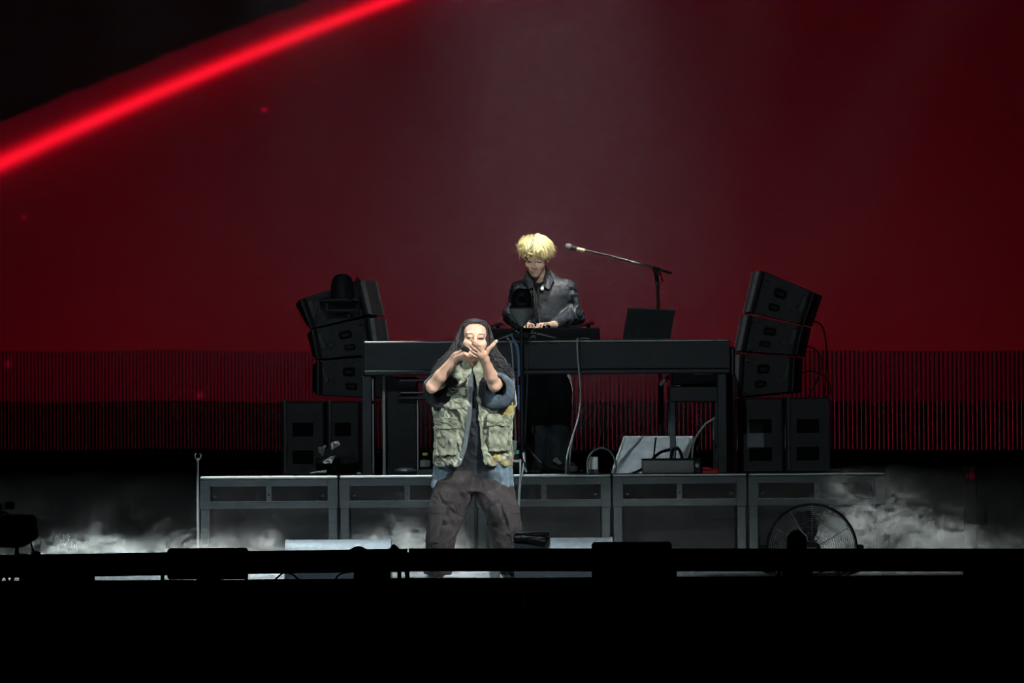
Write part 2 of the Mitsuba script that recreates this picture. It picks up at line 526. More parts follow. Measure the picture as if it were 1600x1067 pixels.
tag('wall_back', 'black pleated drape behind the screen', None, None, 'structure')

# ------------------------------------------------------------------ the LED wall
s0, s1, s2 = at(0, 255, SY), at(240, 147, SY), at(600, 3, SY)
streak = np.polyfit([s0[0], s1[0], s2[0]], [s0[2], s1[2], s2[2]], 2).tolist()
b0, b1, b2 = at(0, 192, SY), at(250, 90, SY), at(490, 0, SY)
edge_ = np.polyfit([b0[0], b1[0], b2[0]], [b0[2], b1[2], b2[2]], 2).tolist()
dots = [at(x, y, SY).tolist() for x, y in ((415, 171), (38, 340), (412, 172))]


def screen_light(p, n, uv):
    x, z = p.x, p.z
    zs = streak[0] * x * x + streak[1] * x + streak[2]
    ze = edge_[0] * x * x + edge_[1] * x + edge_[2] + 0.02 * (noise(x * 9, 0.0, 3.0) - 0.5)
    on = 1 - smoothstep(ze - 0.02, ze + 0.02, z)
    d = (z - zs) * 0.92
    wide = 0.112 - 0.010 * (x + 4)
    core = dr.exp(-dr.square(d / (wide * 0.62)))
    hot = dr.exp(-dr.square((d + 0.012) / (wide * 0.40))) * (0.55 + 0.7 * fbm(x * 2.2, z * 3, 0.0, 3))
    glow = dr.exp(-dr.abs(d) / 0.15)
    base = mi.Color3f(0.041, 0.0, 0.0016) * (0.82 + 0.36 * smoothstep(4.6, 1.6, z)) * (1 - 0.25 * smoothstep(3.0, 4.6, dr.abs(x)))
    c = base + mi.Color3f(0.88, 0.0, 0.007) * core + mi.Color3f(0.30, 0.008, 0.020) * hot + mi.Color3f(0.10, 0.0, 0.003) * glow
    grid = 0.9 + 0.1 * dr.sin(x * 2 * np.pi / 0.0208) * smoothstep(0.25, 0.0, dr.abs(d))
    c = c * on * grid * 1.18
    for q in dots:
        c += mi.Color3f(0.5, 0.0, 0.02) * dr.exp(-(dr.square(x - q[0]) + dr.square(z - q[2])) / 0.0002)
    return c


screen = thing('led_screen', 'huge dark red LED screen with a bright red diagonal streak behind the stage', 'screen')
wob = lambda px: 1.6 * math.sin(px / 55.0) * (1 if px < 480 else 0.35)
xs = np.linspace(-60, 1660, 87)
low1 = [at(x, 548 + wob(x), SY) for x in xs]
low2 = [at(x, 627 + wob(x), SY) for x in xs]
low3 = [at(x, 702 + wob(x), SY) for x in xs]
topz = 8.0
up = [np.array([p[0], SY, topz]) for p in low1]
pv = np.vstack([low1, up, [p + [0, 0.08, 0] for p in low1], [p + [0, 0.08, 0] for p in up]])
N = len(xs)
ff, bf = [], []
for i in range(N - 1):
    ff += [[i, i + 1, N + i + 1], [i, N + i + 1, N + i]]
front = trimesh.Trimesh(pv[:2 * N], ff, process=False)
kp = part(screen, 'main_panel', front, 'm_matte_black', False)
glow(kp, front, mikit.proc(screen_light))
part(screen, 'panel_housing', boxb((low1[0][0], SY + 0.01, low1[0][2] + 0.03), (low1[-1][0], SY + 0.12, topz)), 'm_matte_black')


def sheet_between(A, Bq, y):
    v = np.vstack([[[p[0], y, p[2]] for p in Bq], [[p[0], y, p[2]] for p in A]])
    return trimesh.Trimesh(v, ff, process=False)


def band_light(p, n, uv):
    w = 1 - 0.3 * smoothstep(2.6, 4.4, dr.abs(p.x))
    c = mi.Color3f(0.034, 0.0, 0.0020) * w * (0.8 + 0.4 * noise(p.x * 30, 0.0, p.z * 60))
    for x, y in ((12, 568), (312, 617)):
        q = at(x, y, SY).tolist()
        c += mi.Color3f(0.16, 0.0, 0.008) * dr.exp(-(dr.square(p.x - q[0]) + dr.square(p.z - q[2])) / 0.0006)
    return c


kb = part(screen, 'upper_strip_panel', sheet_between(low1, low2, SY + 0.06), 'm_matte_black', False)
glow(kb, sheet_between(low1, low2, SY + 0.06), mikit.proc(band_light))
# slats in front of the upper band, thin lit bars in the lower one
slats, bars = [], []
pxs = list(np.arange(-40, 640, 5.5)) + list(np.arange(640, 1650, 6.95))
for px in pxs:
    a, b, c = at(px, 548 + wob(px), SY), at(px, 627 + wob(px), SY), at(px, 702 + wob(px), SY)
    w = 0.0036 if px < 640 else 0.0058
    slats.append(boxb((a[0] - w, SY + 0.02, b[2]), (a[0] + w, SY + 0.035, a[2] + 0.01)))
    x = a[0] + 0.017
    w = 0.0045 if px > 640 else 0.0055
    bars.append(quad((x - w, SY + 0.015, c[2]), (x + w, SY + 0.015, c[2]), (x + w, SY + 0.015, b[2]), (x - w, SY + 0.015, b[2])))
part(screen, 'slats', cat(slats), 'm_matte_black', False, 'black upright slats across the lower edge of the screen', 'stuff')
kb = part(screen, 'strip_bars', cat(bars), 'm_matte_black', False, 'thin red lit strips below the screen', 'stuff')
glow(kb, cat(bars), mikit.proc(lambda p, n, uv: mi.Color3f(0.052, 0.0015, 0.0045) * (0.28 + 0.97 * smoothstep(-1.5, 3.5, p.x)) * (0.4 + 1.1 * noise(p.x * 40, 1.0, p.z * 42))))  # strips dimmed toward the left and middle, imitating the veil of haze
part(screen, 'strip_backing', boxb((low2[0][0], SY + 0.08, low3[0][2]), (low2[-1][0], SY + 0.12, low2[0][2] - 0.02)), 'm_matte_black')
dl = at(1515, 743, SY)
lamp = thing('stray_leds', 'tiny red light glowing in the dark at the right of the riser', 'light')  # stray lit LED pixels, set in a small housing of their own
part(lamp, 'housing', boxb((dl[0] - 0.05, SY - 0.1, 0.0), (dl[0] + 0.05, SY - 0.02, dl[2] + 0.08), 0.01), 'm_matte_black')
kl = part(lamp, 'lit_segment', cat([quad((dl[0] + o - 0.006, SY - 0.102, dl[2] - h), (dl[0] + o + 0.006, SY - 0.102, dl[2] - h), (dl[0] + o + 0.006, SY - 0.102, dl[2] + h), (dl[0] + o - 0.006, SY - 0.102, dl[2] + h)) for o, h in ((-0.025, 0.012), (0.0, 0.035), (0.022, 0.026))]), 'm_matte_black', False)
scene[kl]['emitter'] = {'type': 'area', 'radiance': rgb(0.035, 0.0, 0.003)}

# ------------------------------------------------------------------ the riser: five folding decks
S = RY / FPX                                 # metres per photograph pixel on the riser's front
zpx = lambda py, Y=RY: at(800, py, Y)[2]
names = ['leftmost', 'second from the left', 'middle, behind the rapper on stage', 'second from the right', 'rightmost, beside the fan and the fog']
cuts = [311, 529, 744, 956, 1168, 1385]
for i in range(5):
    x0, x1 = at(cuts[i], 760, RY)[0], at(cuts[i + 1], 760, RY)[0]
    x0, x1 = x0 + 0.006, x1 - 0.006
    k = thing('riser_deck', ['leftmost grey steel riser deck, its left end in the fog', 'second grey steel riser deck from the left, below the dark cloth bundle', 'middle grey steel riser deck, behind the legs of the singer',
                             'fourth grey steel riser deck, below the standing wedge monitor', 'rightmost grey steel riser deck, behind the fan'][i], 'stage riser', 'steel decks of the riser')
    part(k, 'deck_board', boxb((x0, RY + 0.012, ZR - 0.022), (x1, RY + 3.4, ZR), 0.002), 'm_black')
    part(k, 'edge_trim', boxb((x0, RY - 0.004, ZR - 0.018), (x1, RY + 0.014, ZR + 0.001), 0.0075), 'm_edge', label='bright metal edge')
    zt, zb = ZR - 0.022, zpx(757.5)
    part(k, 'top_rail', boxb((x0, RY + 0.004, zb), (x1, RY + 0.05, zt), 0.003), 'm_riser')
    part(k, 'lower_rail', boxb((x0 + 0.06, RY + 0.004, zpx(792)), (x1 - 0.06, RY + 0.045, zpx(781.5)), 0.003), 'm_riser')
    part(k, 'lower_rail_edge', boxb((x0 + 0.06, RY + 0.006, zpx(781.5)), (x1 - 0.06, RY + 0.043, zpx(780.8)), 0.0), 'm_steel')
    for s, xx in ((0, x0), (1, x1)):
        for yy in (RY, RY + 3.3):
            w = 0.068
            a = xx if s == 0 else xx - w
            part(k, 'leg', cat(boxb((a, yy, zpx(793)), (a + w, yy + 0.06, zt - 0.001), 0.004), boxb((a + 0.006, yy + 0.004, 0.0), (a + w - 0.006, yy + 0.056, zpx(793)), 0.004)), 'm_riser')
    xm = (x0 + x1) / 2
    mp = part(k, 'middle_post', boxb((xm - 0.018, RY + 0.006, zpx(781.5)), (xm + 0.018, RY + 0.045, zb), 0.002), 'm_riser')
    part(mp, 'bolt', lathe([(0, 0.004), (0.006, 0.004), (0.007, 0)], (xm, RY + 0.006, zpx(771)), (0, -1, 0), 8), 'm_black')
    part(k, 'skirt', boxb((x0 + 0.07, RY + 0.30, 0.0), (x1 - 0.07, RY + 0.32, zt)), 'm_black', label='dark cloth closing the underside')
    for xx in (x0 + 0.10, x1 - 0.10):
        part(k, 'latch', cat(boxb((xx - 0.014, RY + 0.06, zpx(773.5)), (xx + 0.010, RY + 0.075, zpx(772)), 0.002), boxb((xx - 0.003, RY + 0.06, zpx(775)), (xx + 0.003, RY + 0.08, zpx(771)), 0.001)), 'm_grille')

# ------------------------------------------------------------------ the DJ's desk
DY = 38.6
DT = at(850, 531.5, DY)[2]
dxl, dxr = at(568, 560, DY)[0], at(1141, 560, DY)[0]
dz0 = at(850, 585, DY)[2]
dk = thing('dj_desk', 'long black desk with a deep front panel, standing on the riser', 'desk')
c_ = 0.035
part(dk, 'tabletop', boxb((dxl, DY + 0.02, DT - 0.03), (dxr, DY + 1.05, DT), 0.006), 'm_desk')
part(dk, 'front_edge', boxb((dxl, DY + 0.000, DT - 0.016), (dxr, DY + 0.02, DT + 0.001), 0.007), 'm_edge', label='bright metal front edge of the top')
part(dk, 'front_panel', boxb((dxl, DY + 0.02, dz0 + 0.035), (dxr, DY + 0.05, DT - 0.012), 0.004), 'm_desk')
part(dk, 'bottom_lip', boxb((dxl, DY, dz0), (dxr, DY + 0.06, dz0 + 0.035), 0.008), 'm_desk_frame')
part(dk, 'end_panel', boxb((dxr, DY + 0.03, dz0 - 0.02), (dxr + c_, DY + 0.93, DT - 0.05), 0.012), 'm_desk_frame')
part(dk, 'end_panel', boxb((dxl - 0.012, DY + 0.03, dz0), (dxl, DY + 0.93, DT - 0.02), 0.004), 'm_desk_frame')
for s, x0, x1 in ((0, at(565, 640, DY)[0], at(581, 640, DY)[0]), (1, at(1121, 640, DY)[0], at(1136, 640, DY)[0])):
    for yy in (DY + 0.02, DY + 0.82):
        lg = part(dk, 'leg', boxb((x0, yy, ZR), (x1, yy + 0.07, dz0), 0.006), 'm_desk_frame')
        if s == 0 and yy < DY + 0.1:
            part(lg, 'metal_strip', cat(boxb((x1, yy + 0.01, ZR + 0.01), (x1 + 0.014, yy + 0.03, at(0, 634, DY)[2]), 0.003), boxb((x1, yy + 0.01, at(0, 630, DY)[2]), (x1 + 0.014, yy + 0.03, at(0, 595, DY)[2]), 0.003)), 'm_steel')
    part(dk, 'side_brace', boxb((x0 + 0.01, DY + 0.09, ZR + 0.10), (x1 - 0.02, DY + 0.82, ZR + 0.16), 0.005), 'm_desk_frame')
x0, x1 = at(595, 640, DY)[0], at(601, 640, DY)[0]
part(dk, 'inner_post', boxb((x0, DY + 0.35, ZR), (x1, DY + 0.40, dz0), 0.004), 'm_steel')
x0, x1 = at(1136, 640, DY)[0], at(1146, 640, DY)[0]
part(dk, 'side_panel', boxb((x0, DY + 0.10, ZR), (x1, DY + 0.80, dz0), 0.004), 'm_matte_black')

# rack case and shelf at the left under the desk
rk = thing('equipment_rack', 'black rack case with two shelf edges under the left end of the desk', 'rack')
ry = DY + 0.25
x0, x1 = at(604, 640, ry)[0], at(651, 640, ry)[0]
part(rk, 'case', boxb((x0, ry + 0.10, ZR), (x1, ry + 0.55, at(0, 592, ry)[2]), 0.008), 'm_cabinet')
part(rk, 'corner_profile', boxb((x1, ry + 0.09, ZR), (x1 + 0.009, ry + 0.12, at(0, 628, ry)[2])), 'm_steel', label='thin metal corner profile')
for pa, pb, xa, xb in ((596, 600, 620, 668), (616, 619, 622, 676), (623, 628, 618, 684)):
    part(rk, 'shelf', boxb((at(xa, 0, ry)[0], ry, at(0, pb, ry)[2]), (at(xb, 0, ry)[0], ry + 0.5, at(0, pa, ry)[2]), 0.004), 'm_desk_frame' if pa > 620 else 'm_steel')
part(rk, 'side_panel', boxb((at(676, 0, ry)[0], ry + 0.02, at(0, 640, ry)[2]), (at(686, 0, ry)[0], ry + 0.5, at(0, 592, ry)[2]), 0.004), 'm_cabinet')

# stool / side frame at the right under the desk
st = thing('side_table', 'black square framed side table under the right end of the desk', 'table')
sy = DY + 0.30
xa, xb, xc, xd = (at(x, 0, sy)[0] for x in (1042, 1051, 1112, 1119))
z0, z1 = at(0, 634, sy)[2], at(0, 610, sy)[2]
base_z = at(0, 718, sy)[2]
part(st, 'top_panel', boxb((xa, sy, z0), (xd, sy + 0.45, z1), 0.006), 'm_desk')
part(st, 'top_edge', boxb((xa, sy - 0.004, z1), (at(1060, 0, sy)[0], sy + 0.45, z1 + 0.005)), 'm_edge', label='bright metal corner edge')
for a, b in ((xa, xb), (xc, xd)):
    for yy in (sy, sy + 0.40):
        part(st, 'leg', boxb((a, yy, ZR), (b, yy + 0.04, z0), 0.004), 'm_desk_frame')
sh = thing('instrument_case', 'dark case lying on the side table, with a pale handle strap', 'case')
part(sh, 'body', boxb((at(1046, 0, sy)[0], sy + 0.03, z1 + 0.006), (at(1118, 0, sy)[0], sy + 0.42, at(0, 588, sy)[2]), 0.01), 'm_desk')
part(sh, 'lid_edge', boxb((at(1079, 0, sy)[0], sy + 0.022, at(0, 591.5, sy)[2]), (at(1112, 0, sy)[0], sy + 0.03, at(0, 590, sy)[2])), 'm_edge')
a, b = at(1032, 602, sy), at(1046, 588, sy)
part(sh, 'strap', tube([a + [0, 0.01, 0], (a + b) / 2 + [0, -0.01, 0.006], b + [0, 0.03, 0]], [0.013, 0.017, 0.018], 8, flat=0.5), 'm_pale_grey')

# ------------------------------------------------------------------ controller, laptop and what stands on the desk
cy = DY + 0.12
ct = thing('dj_controller', 'low black controller box on the desk under the hands of the blond musician', 'mixer')
cx0, cx1 = at(762, 520, cy)[0], at(937, 520, cy)[0]
ctop = at(850, 512.5, cy)[2]
part(ct, 'body', boxb((cx0, cy, DT), (cx1, cy + 0.38, ctop), 0.006), 'm_black')
part(ct, 'front_edge', boxb((cx0 + 0.004, cy - 0.002, ctop - 0.006), (cx1 - 0.004, cy + 0.006, ctop + 0.001)), 'm_desk')
for px in (850, 858, 919):
    p = at(px, 510, cy)
    part(ct, 'knob', lathe([(0.009, 0), (0.008, 0.016), (0, 0.016)], (p[0], cy + 0.05, ctop), n=10), 'm_matte_black')
lp = thing('laptop', 'open dark grey laptop seen from behind its lid on the desk', 'laptop')
ly = DY + 0.28
A, Bq, C, D = at(972.5, 529, ly), at(1047, 529, ly), at(1055.5, 484, ly + 0.07), at(981, 481.5, ly + 0.07)
for q in (A, Bq):
    q[2] = DT + 0.014
nrm = np.cross(Bq - A, D - A)
nrm /= np.linalg.norm(nrm)
lid = trimesh.convex.convex_hull(np.array([A, Bq, C, D, A - nrm * 0.009, Bq - nrm * 0.009, C - nrm * 0.009, D - nrm * 0.009]))
part(lp, 'lid', lid, 'm_desk', 20)
part(lp, 'lid_edge', tube([D - nrm * 0.004, C - nrm * 0.004], 0.0055, 6), 'm_edge', label='bright upper rim of the lid')
part(lp, 'base', boxb((A[0], ly - 0.0, DT), (Bq[0] + 0.01, ly + 0.24, DT + 0.013), 0.003), 'm_grey')
# small clamps and their tubes along the controller
for i, (px, py) in enumerate(((921, 505), (779, 506))):
    k = thing('desk_clamp', ['chrome tube clamp at the right end of the controller on the desk', 'chrome tube clamp at the left end of the controller behind the singer'][i], 'clamp')
    p = at(px, py + 1, cy)
    p[1] = cy + 0.14
    part(k, 'post', cyl((p[0], p[1], ctop), (p[0] - 0.01, p[1], p[2] + 0.005), 0.012, 8), 'm_black')
    part(k, 'knob', cat(ball(p + [0.010, -0.01, 0.008], 0.014, 1), ball(p + [-0.016, -0.01, 0.002], 0.010, 1), ball(p + [0.028, -0.01, 0.004], 0.009, 1)), 'm_chrome')
    part(k, 'arm', tube([p, p + [-0.05, -0.005, -0.012], p + [-0.13, -0.01, -0.017]] if i == 0 else [p, p + [-0.06, 0, -0.01], p + [-0.08, -0.005, -0.02]], 0.007, 8), 'm_steel')

# pan and tilt camera on a tall stand before the desk
py_ = DY - 0.12
kx = at(815.5, 600, py_)[0]
sd = thing('camera_stand', 'black stand in front of the desk that carries the small domed camera', 'stand')
zc0 = at(0, 506, py_)[2]
part(sd, 'pole', cat(cyl((kx, py_, ZR + 0.05), (kx, py_, at(0, 600, py_)[2]), 0.017, 12), cyl((kx, py_, at(0, 600, py_)[2]), (kx, py_, zc0), 0.012, 12)), 'm_desk_frame')
part(sd, 'collar', lathe([(0.0, 0.03), (0.024, 0.03), (0.024, -0.03), (0.0, -0.03)], (kx, py_, at(0, 600, py_)[2]), n=12), 'm_black')
for a in (100, 215, 330):
    e = np.array([math.cos(math.radians(a)), math.sin(math.radians(a)) * 0.35, 0]) * 0.22
    part(sd, 'leg', tube([(kx, py_, ZR + 0.22), (kx + e[0], py_ + e[1], ZR + 0.012)], 0.011, 8), 'm_black')
hub = at(815, 521, py_)
part(sd, 'spreader', tube([hub + [-0.035, 0, 0.006], at(778, 530, py_)], [0.009, 0.006], 8), 'm_steel', label='grey rod reaching left')
part(sd, 'spreader', tube([hub + [0.06, 0, 0.006], at(845, 522, py_), at(869, 528, py_)], [0.008, 0.007, 0.005], 8), 'm_steel', label='grey rod reaching right')
part(sd, 'clamp', cat(*[ball(at(x, y, py_ - 0.01), r, 1) for x, y, r in ((807, 517, 0.009), (810, 520, 0.012), (832, 517, 0.009), (836, 520, 0.012), (819, 526, 0.010), (826, 526, 0.010), (836, 527, 0.009))], box(hub + [0, 0, -0.01], (0.12, 0.03, 0.05), 0.01)), 'm_black')
part(sd, 'knob', cat(*[ball(at(x, y, py_ - 0.02), 0.0075, 1) for x, y in ((807, 517), (810.5, 519.5), (832, 516.5), (836, 520), (836, 527))]), 'm_chrome')
cmk = thing('dome_camera', 'small black domed camera on the stand before the blond musician', 'camera')
cc = at(815.5, 466, py_)
part(cmk, 'head', lathe([(0, 0.068), (0.028, 0.066), (0.048, 0.055), (0.060, 0.036), (0.064, 0.012), (0.064, -0.055), (0.058, -0.064), (0, -0.064)], cc, n=28), 'm_black')
part(cmk, 'base', lathe([(0, 0.0), (0.070, 0.0), (0.086, -0.012), (0.083, -0.026), (0.060, -0.070), (0.034, -0.105), (0.014, -0.125), (0.0, -0.125)], cc + [0.0, 0, -0.064], n=28), 'm_grey', label='grey tapering base')
part(cmk, 'yoke', cat(boxb(cc + [-0.078, -0.02, -0.07], cc + [-0.066, 0.02, 0.055], 0.004), boxb(cc + [0.066, -0.02, -0.07], cc + [0.078, 0.02, 0.03], 0.004)), 'm_black')
part(cmk, 'lens', lathe([(0, 0.012), (0.02, 0.010), (0.026, 0)], cc + [0, -0.060, -0.01], (0, -1, 0), 16), 'm_matte_black')

# boom microphone stand behind the desk
by = DY + 1.10
bm = thing('boom_stand', 'tall black boom stand rising behind the laptop', 'microphone stand')
pb, pt, pe = at(1032, 740, by), at(1027.5, 428, by), at(1050, 427, by)
pb[2] = ZR
part(bm, 'base', lathe([(0, 0.03), (0.03, 0.03), (0.13, 0.012), (0.13, 0)], pb, n=24), 'm_black')
part(bm, 'pole', cat(cyl(pb, at(1032, 600, by), 0.019, 12), cyl((pb[0], by, at(0, 600, by)[2]), at(1027.5, 443, by), 0.011, 12)), 'm_desk_frame')
part(bm, 'collar', lathe([(0, 0.012), (0.014, 0.012), (0.014, -0.012), (0, -0.012)], at(1027, 443, by), n=12), 'm_steel')
part(bm, 'joint', cat(cyl(at(1027, 441, by), at(1024, 422, by), 0.014, 10), box(at(1025, 421, by), (0.05, 0.035, 0.035), 0.01, rot([0, 1, 0], 14))), 'm_black')
part(bm, 'lever', cat(tube([at(1030, 425, by - 0.03), at(1035.5, 438, by - 0.03)], 0.0045, 6), *[ball(at(x, y, by - 0.035), 0.009, 1) for x, y in ((1028, 428), (1031, 424), (1033, 421), (1036, 439))]), 'm_chrome')
mt = at(905, 389.5, by)
part(bm, 'boom', tube([mt, at(958, 401.5, by), at(1020, 418, by)], [0.008, 0.0095, 0.0095], 8), 'm_steel')
part(bm, 'counterweight', tube([at(1022, 418.5, by), at(1036, 423, by), pe], [0.013, 0.009, 0.0095], 8), 'm_black')
part(bm, 'cable_wrap', tube(spline([at(915, 391, by - 0.015), at(940, 397, by - 0.02), at(953, 399.5, by - 0.015), at(966, 404, by - 0.02), at(985, 409, by - 0.015)], 20), 0.007, 6), 'm_cable')
mk = thing('boom_microphone', 'black microphone with a pale ring at the end of the boom', 'microphone')
ax = mt - at(885, 384.5, by)
ax /= np.linalg.norm(ax)
hd = at(888, 385.5, by)
part(mk, 'grille', lathe([(0, -0.024), (0.014, -0.021), (0.023, -0.010), (0.025, 0.002), (0.022, 0.016), (0.0, 0.018)], hd, ax, 20), 'm_grille')
part(mk, 'body', lathe([(0.0, 0.016), (0.021, 0.016), (0.017, 0.03), (0.013, 0.085), (0, 0.086)], hd, ax, 16), 'm_black')
part(mk, 'ring', lathe([(0, 0.06), (0.0155, 0.06), (0.0155, 0.118), (0, 0.118)], hd, ax, 16), 'm_gold', label='pale golden clip ring')

# ------------------------------------------------------------------ loudspeakers
def array_cab(quad_px, Y, yaw, label, front, depth=0.62):
    """One wedge-shaped cabinet: its end face is the given outline (front top, back top, back bottom, front bottom), its grille faces front (-1 = left)."""
    k = thing('line_array_cabinet', label, 'loudspeaker', 'cabinets of the two loudspeaker stacks')
    P = [at(x, y, Y) for x, y in quad_px]
    P = [sum(P) / 4 + (p - sum(P) / 4) * 0.985 for p in P]
    sh = math.tan(math.radians(yaw)) * depth
    back = [p + np.array([sh, depth, 0]) for p in P]
    ctr = sum(P) / 4
    inner = [ctr + (p - ctr) * 0.985 for p in P]
    hull = trimesh.convex.convex_hull(np.array([p + [0, 0.012, 0] for p in P] + back + inner))
    part(k, 'body', hull, 'm_cabinet', 20)
    e_f, e_t = P[3] - P[0], P[1] - P[0]
    uv = lambda u, v: P[0] + e_t * u + (P[3] - P[0]) * v * (1 - u) + (P[2] - P[1]) * v * u
    for (u, v, w, h) in ((0.44, 0.36, 0.22, 0.24), (0.40, 0.74, 0.20, 0.18)):
        fr = [uv(u + a * w / 2, v + b * h / 2) for a, b in ((-0.7, -1), (0.7, -1), (1, -0.6), (1, 0.6), (0.7, 1), (-0.7, 1), (-1, 0.6), (-1, -0.6))]
        hn = part(k, 'handle_recess', trimesh.convex.convex_hull(np.array([p + [0, -0.004, 0] for p in fr] + [p + [0, 0.01, 0] for p in fr])), 'm_matte_black', 20)
        part(hn, 'grip', tube([uv(u - w * 0.3, v), uv(u + w * 0.3, v)] - np.array([0, 0.008, 0]), 0.012, 6), 'm_cabinet')
    c = uv(0.74, 0.62)
    part(k, 'connector', ring(c + [0, -0.004, 0], 0.018, 0.006, n=16), 'm_steel')
    c2 = uv(0.86, 0.42)
    part(k, 'badge', box(c2 + [0, -0.002, 0], (0.035, 0.008, 0.12), 0.003, rot([0, 1, 0], -front * 18)), 'm_desk_frame')
    for u in (0.06, 0.93):
        part(k, 'rigging_rail', tube([uv(u, 0.02), uv(u, 0.98)] - np.array([0, 0.012, 0]), 0.014, 6), 'm_black')
    for v in (0.16, 0.93):
        c3 = uv(0.16, v)
        part(k, 'pin', box(c3 + [0, -0.02, 0], (0.035, 0.014, 0.010), 0.003, rot([0, 1, 0], -front * 20)), 'm_chrome')
    # grille: the front face, stepped
    g = []
    n_ = np.array([front, 0.0, 0.0])
    ff0, ff1 = P[0], P[3]
    for y0, y1, d0, d1 in ((0.03, 0.30, 0.030, 0.075), (0.32, depth - 0.03, 0.085, 0.050)):
        pts = []
        for yy, dd in ((y0, d0), (y1, d1)):
            for p, e in ((ff0 + (ff1 - ff0) * 0.04, -0.004), (ff0 + (ff1 - ff0) * 0.96, 0.004)):
                pts += [p + np.array([sh * yy / depth, yy, 0]), p + np.array([sh * yy / depth, yy, -e * 2]) + n_ * dd]
        g.append(trimesh.convex.convex_hull(np.array(pts)))
    part(k, 'grille', g[0], 'm_array_grille', 20, 'dark grey front grille')
    part(k, 'grille', g[1], 'm_array_grille', 20, 'dark grey front grille')
    part(k, 'rear_plate', trimesh.convex.convex_hull(np.array([P[1], P[2], P[1] + [-front * 0.03, 0.08, -0.03], P[2] + [-front * 0.03, 0.08, 0.03], P[1] + [-front * 0.03, depth - 0.1, -0.03], P[2] + [-front * 0.03, depth - 0.1, 0.03], P[1] + [0, depth - 0.03, 0], P[2] + [0, depth - 0.03, 0]])), 'm_matte_black', 20)
    return k


LY = RY + 1.9
right = [[(1187, 421), (1274, 458), (1257, 508), (1170, 489)], [(1168, 491), (1256, 509), (1246, 555), (1156, 549)], [(1155, 552), (1243, 557), (1240, 612), (1152, 620)]]
for q, l in zip(right, ('topmost cabinet of the right loudspeaker stack, tilted back against the red screen', 'middle cabinet of the right loudspeaker stack, slightly tilted', 'lowest cabinet of the right loudspeaker stack, standing on the subwoofers')):
    array_cab(q, LY, 8, l, -1)
left = [[(562, 436), (467, 468), (484, 514), (576, 492)], [(577, 495), (485, 515), (494, 562), (586, 553)], [(586, 556), (494, 564), (494, 617), (586, 622)]]
for q, l in zip(left, ('topmost cabinet of the left loudspeaker stack, tilted back under the rounded black lamp', 'middle cabinet of the left loudspeaker stack behind the end of the desk', 'lowest cabinet of the left loudspeaker stack behind the leg of the desk')):
    array_cab(q, LY, 5, l, 1)
for side, spans in (('right', ((1152, 1224), (1226, 1298))), ('left', ((440, 507), (510, 562)))):
    for (a, b), wh in zip(spans, ('inner' if side == 'right' else 'outer', 'outer' if side == 'right' else 'inner')):
        k = thing('subwoofer', f'{wh} black subwoofer under the {side} loudspeaker stack', 'subwoofer', 'subwoofers on the riser')
        x0, x1, zt = at(a, 680, LY)[0], at(b, 680, LY)[0], at(1000 if side == 'right' else 500, 622.5 if side == 'right' else 627, LY)[2]
        part(k, 'body', boxb((x0, LY - 0.02, ZR), (x1, LY + 0.7, zt), 0.012), 'm_cabinet')
        xm, w = (x0 + x1) / 2, (x1 - x0)
        for zz in (0.62, 0.25):
            part(k, 'handle_recess', boxb((xm - w * 0.25, LY - 0.024, ZR + (zt - ZR) * zz - 0.05), (xm + w * 0.25, LY - 0.01, ZR + (zt - ZR) * zz + 0.05), 0.012), 'm_matte_black')
        part(k, 'rigging_rail', boxb((x0 + 0.012, LY - 0.03, ZR + 0.02), (x0 + 0.04, LY - 0.01, zt + 0.02), 0.005), 'm_desk_frame')
# lamp / cover on the left stack
lm = thing('stage_lamp', 'rounded black stage lamp in its yoke on top of the left loudspeaker stack', 'stage light')
Lp = at(535, 462, LY - 0.12)
part(lm, 'head', lathe([(0, 0.155), (0.035, 0.15), (0.062, 0.13), (0.078, 0.09), (0.083, 0.02), (0.085, -0.02), (0, -0.02)], Lp, n=24), 'm_black')
part(lm, 'yoke', cat(boxb(Lp + [-0.12, -0.03, -0.10], Lp + [-0.095, 0.03, 0.02], 0.006), boxb(Lp + [0.095, -0.03, -0.10], Lp + [0.12, 0.03, 0.13], 0.01), boxb(Lp + [-0.12, -0.03, -0.115], Lp + [0.12, 0.03, -0.09], 0.006)), 'm_cabinet')
part(lm, 'base', boxb(Lp + [-0.16, -0.06, -0.05], Lp + [0.13, 0.08, -0.018], 0.01), 'm_black')
part(lm, 'handle', cat(tube([at(494, 471, LY - 0.19), at(493, 493, LY - 0.19)], 0.006, 6), tube([at(500, 469, LY - 0.19), at(543, 467.5, LY - 0.19)], 0.0055, 6)), 'm_grille')
part(lm, 'latch', cat(box(at(556, 468, LY - 0.2), (0.035, 0.012, 0.010), 0.002, rot([0, 1, 0], 25)), box(at(545, 493, LY - 0.2), (0.016, 0.012, 0.010), 0.002)), 'm_chrome')
pk = box(at(572, 532, DY + 0.9), (0.042, 0.012, 0.014), 0.003, rot([0, 1, 0], 35))
single('catch_plate', pk, 'm_chrome', 'small bright metal catch at the left end of the desk below the speaker grilles', 'latch')
# speaker cables behind the right stack
for i, pts in enumerate(([(1262, 500), (1283, 508), (1291, 540), (1290, 590), (1288, 622)], [(1252, 540), (1272, 545), (1284, 565), (1274, 600), (1262, 622)], [(1246, 585), (1268, 580), (1292, 592), (1297, 612), (1288, 622)])):
    single('speaker_cable', tube(spline([at(x, y, LY + 0.45) for x, y in pts], 24), 0.006, 6), 'm_cable', ['long black speaker cable looping from the topmost right cabinet', 'black speaker cable curling from the middle right cabinet', 'black speaker cable bulging out behind the lowest right cabinet'][i], 'cable')

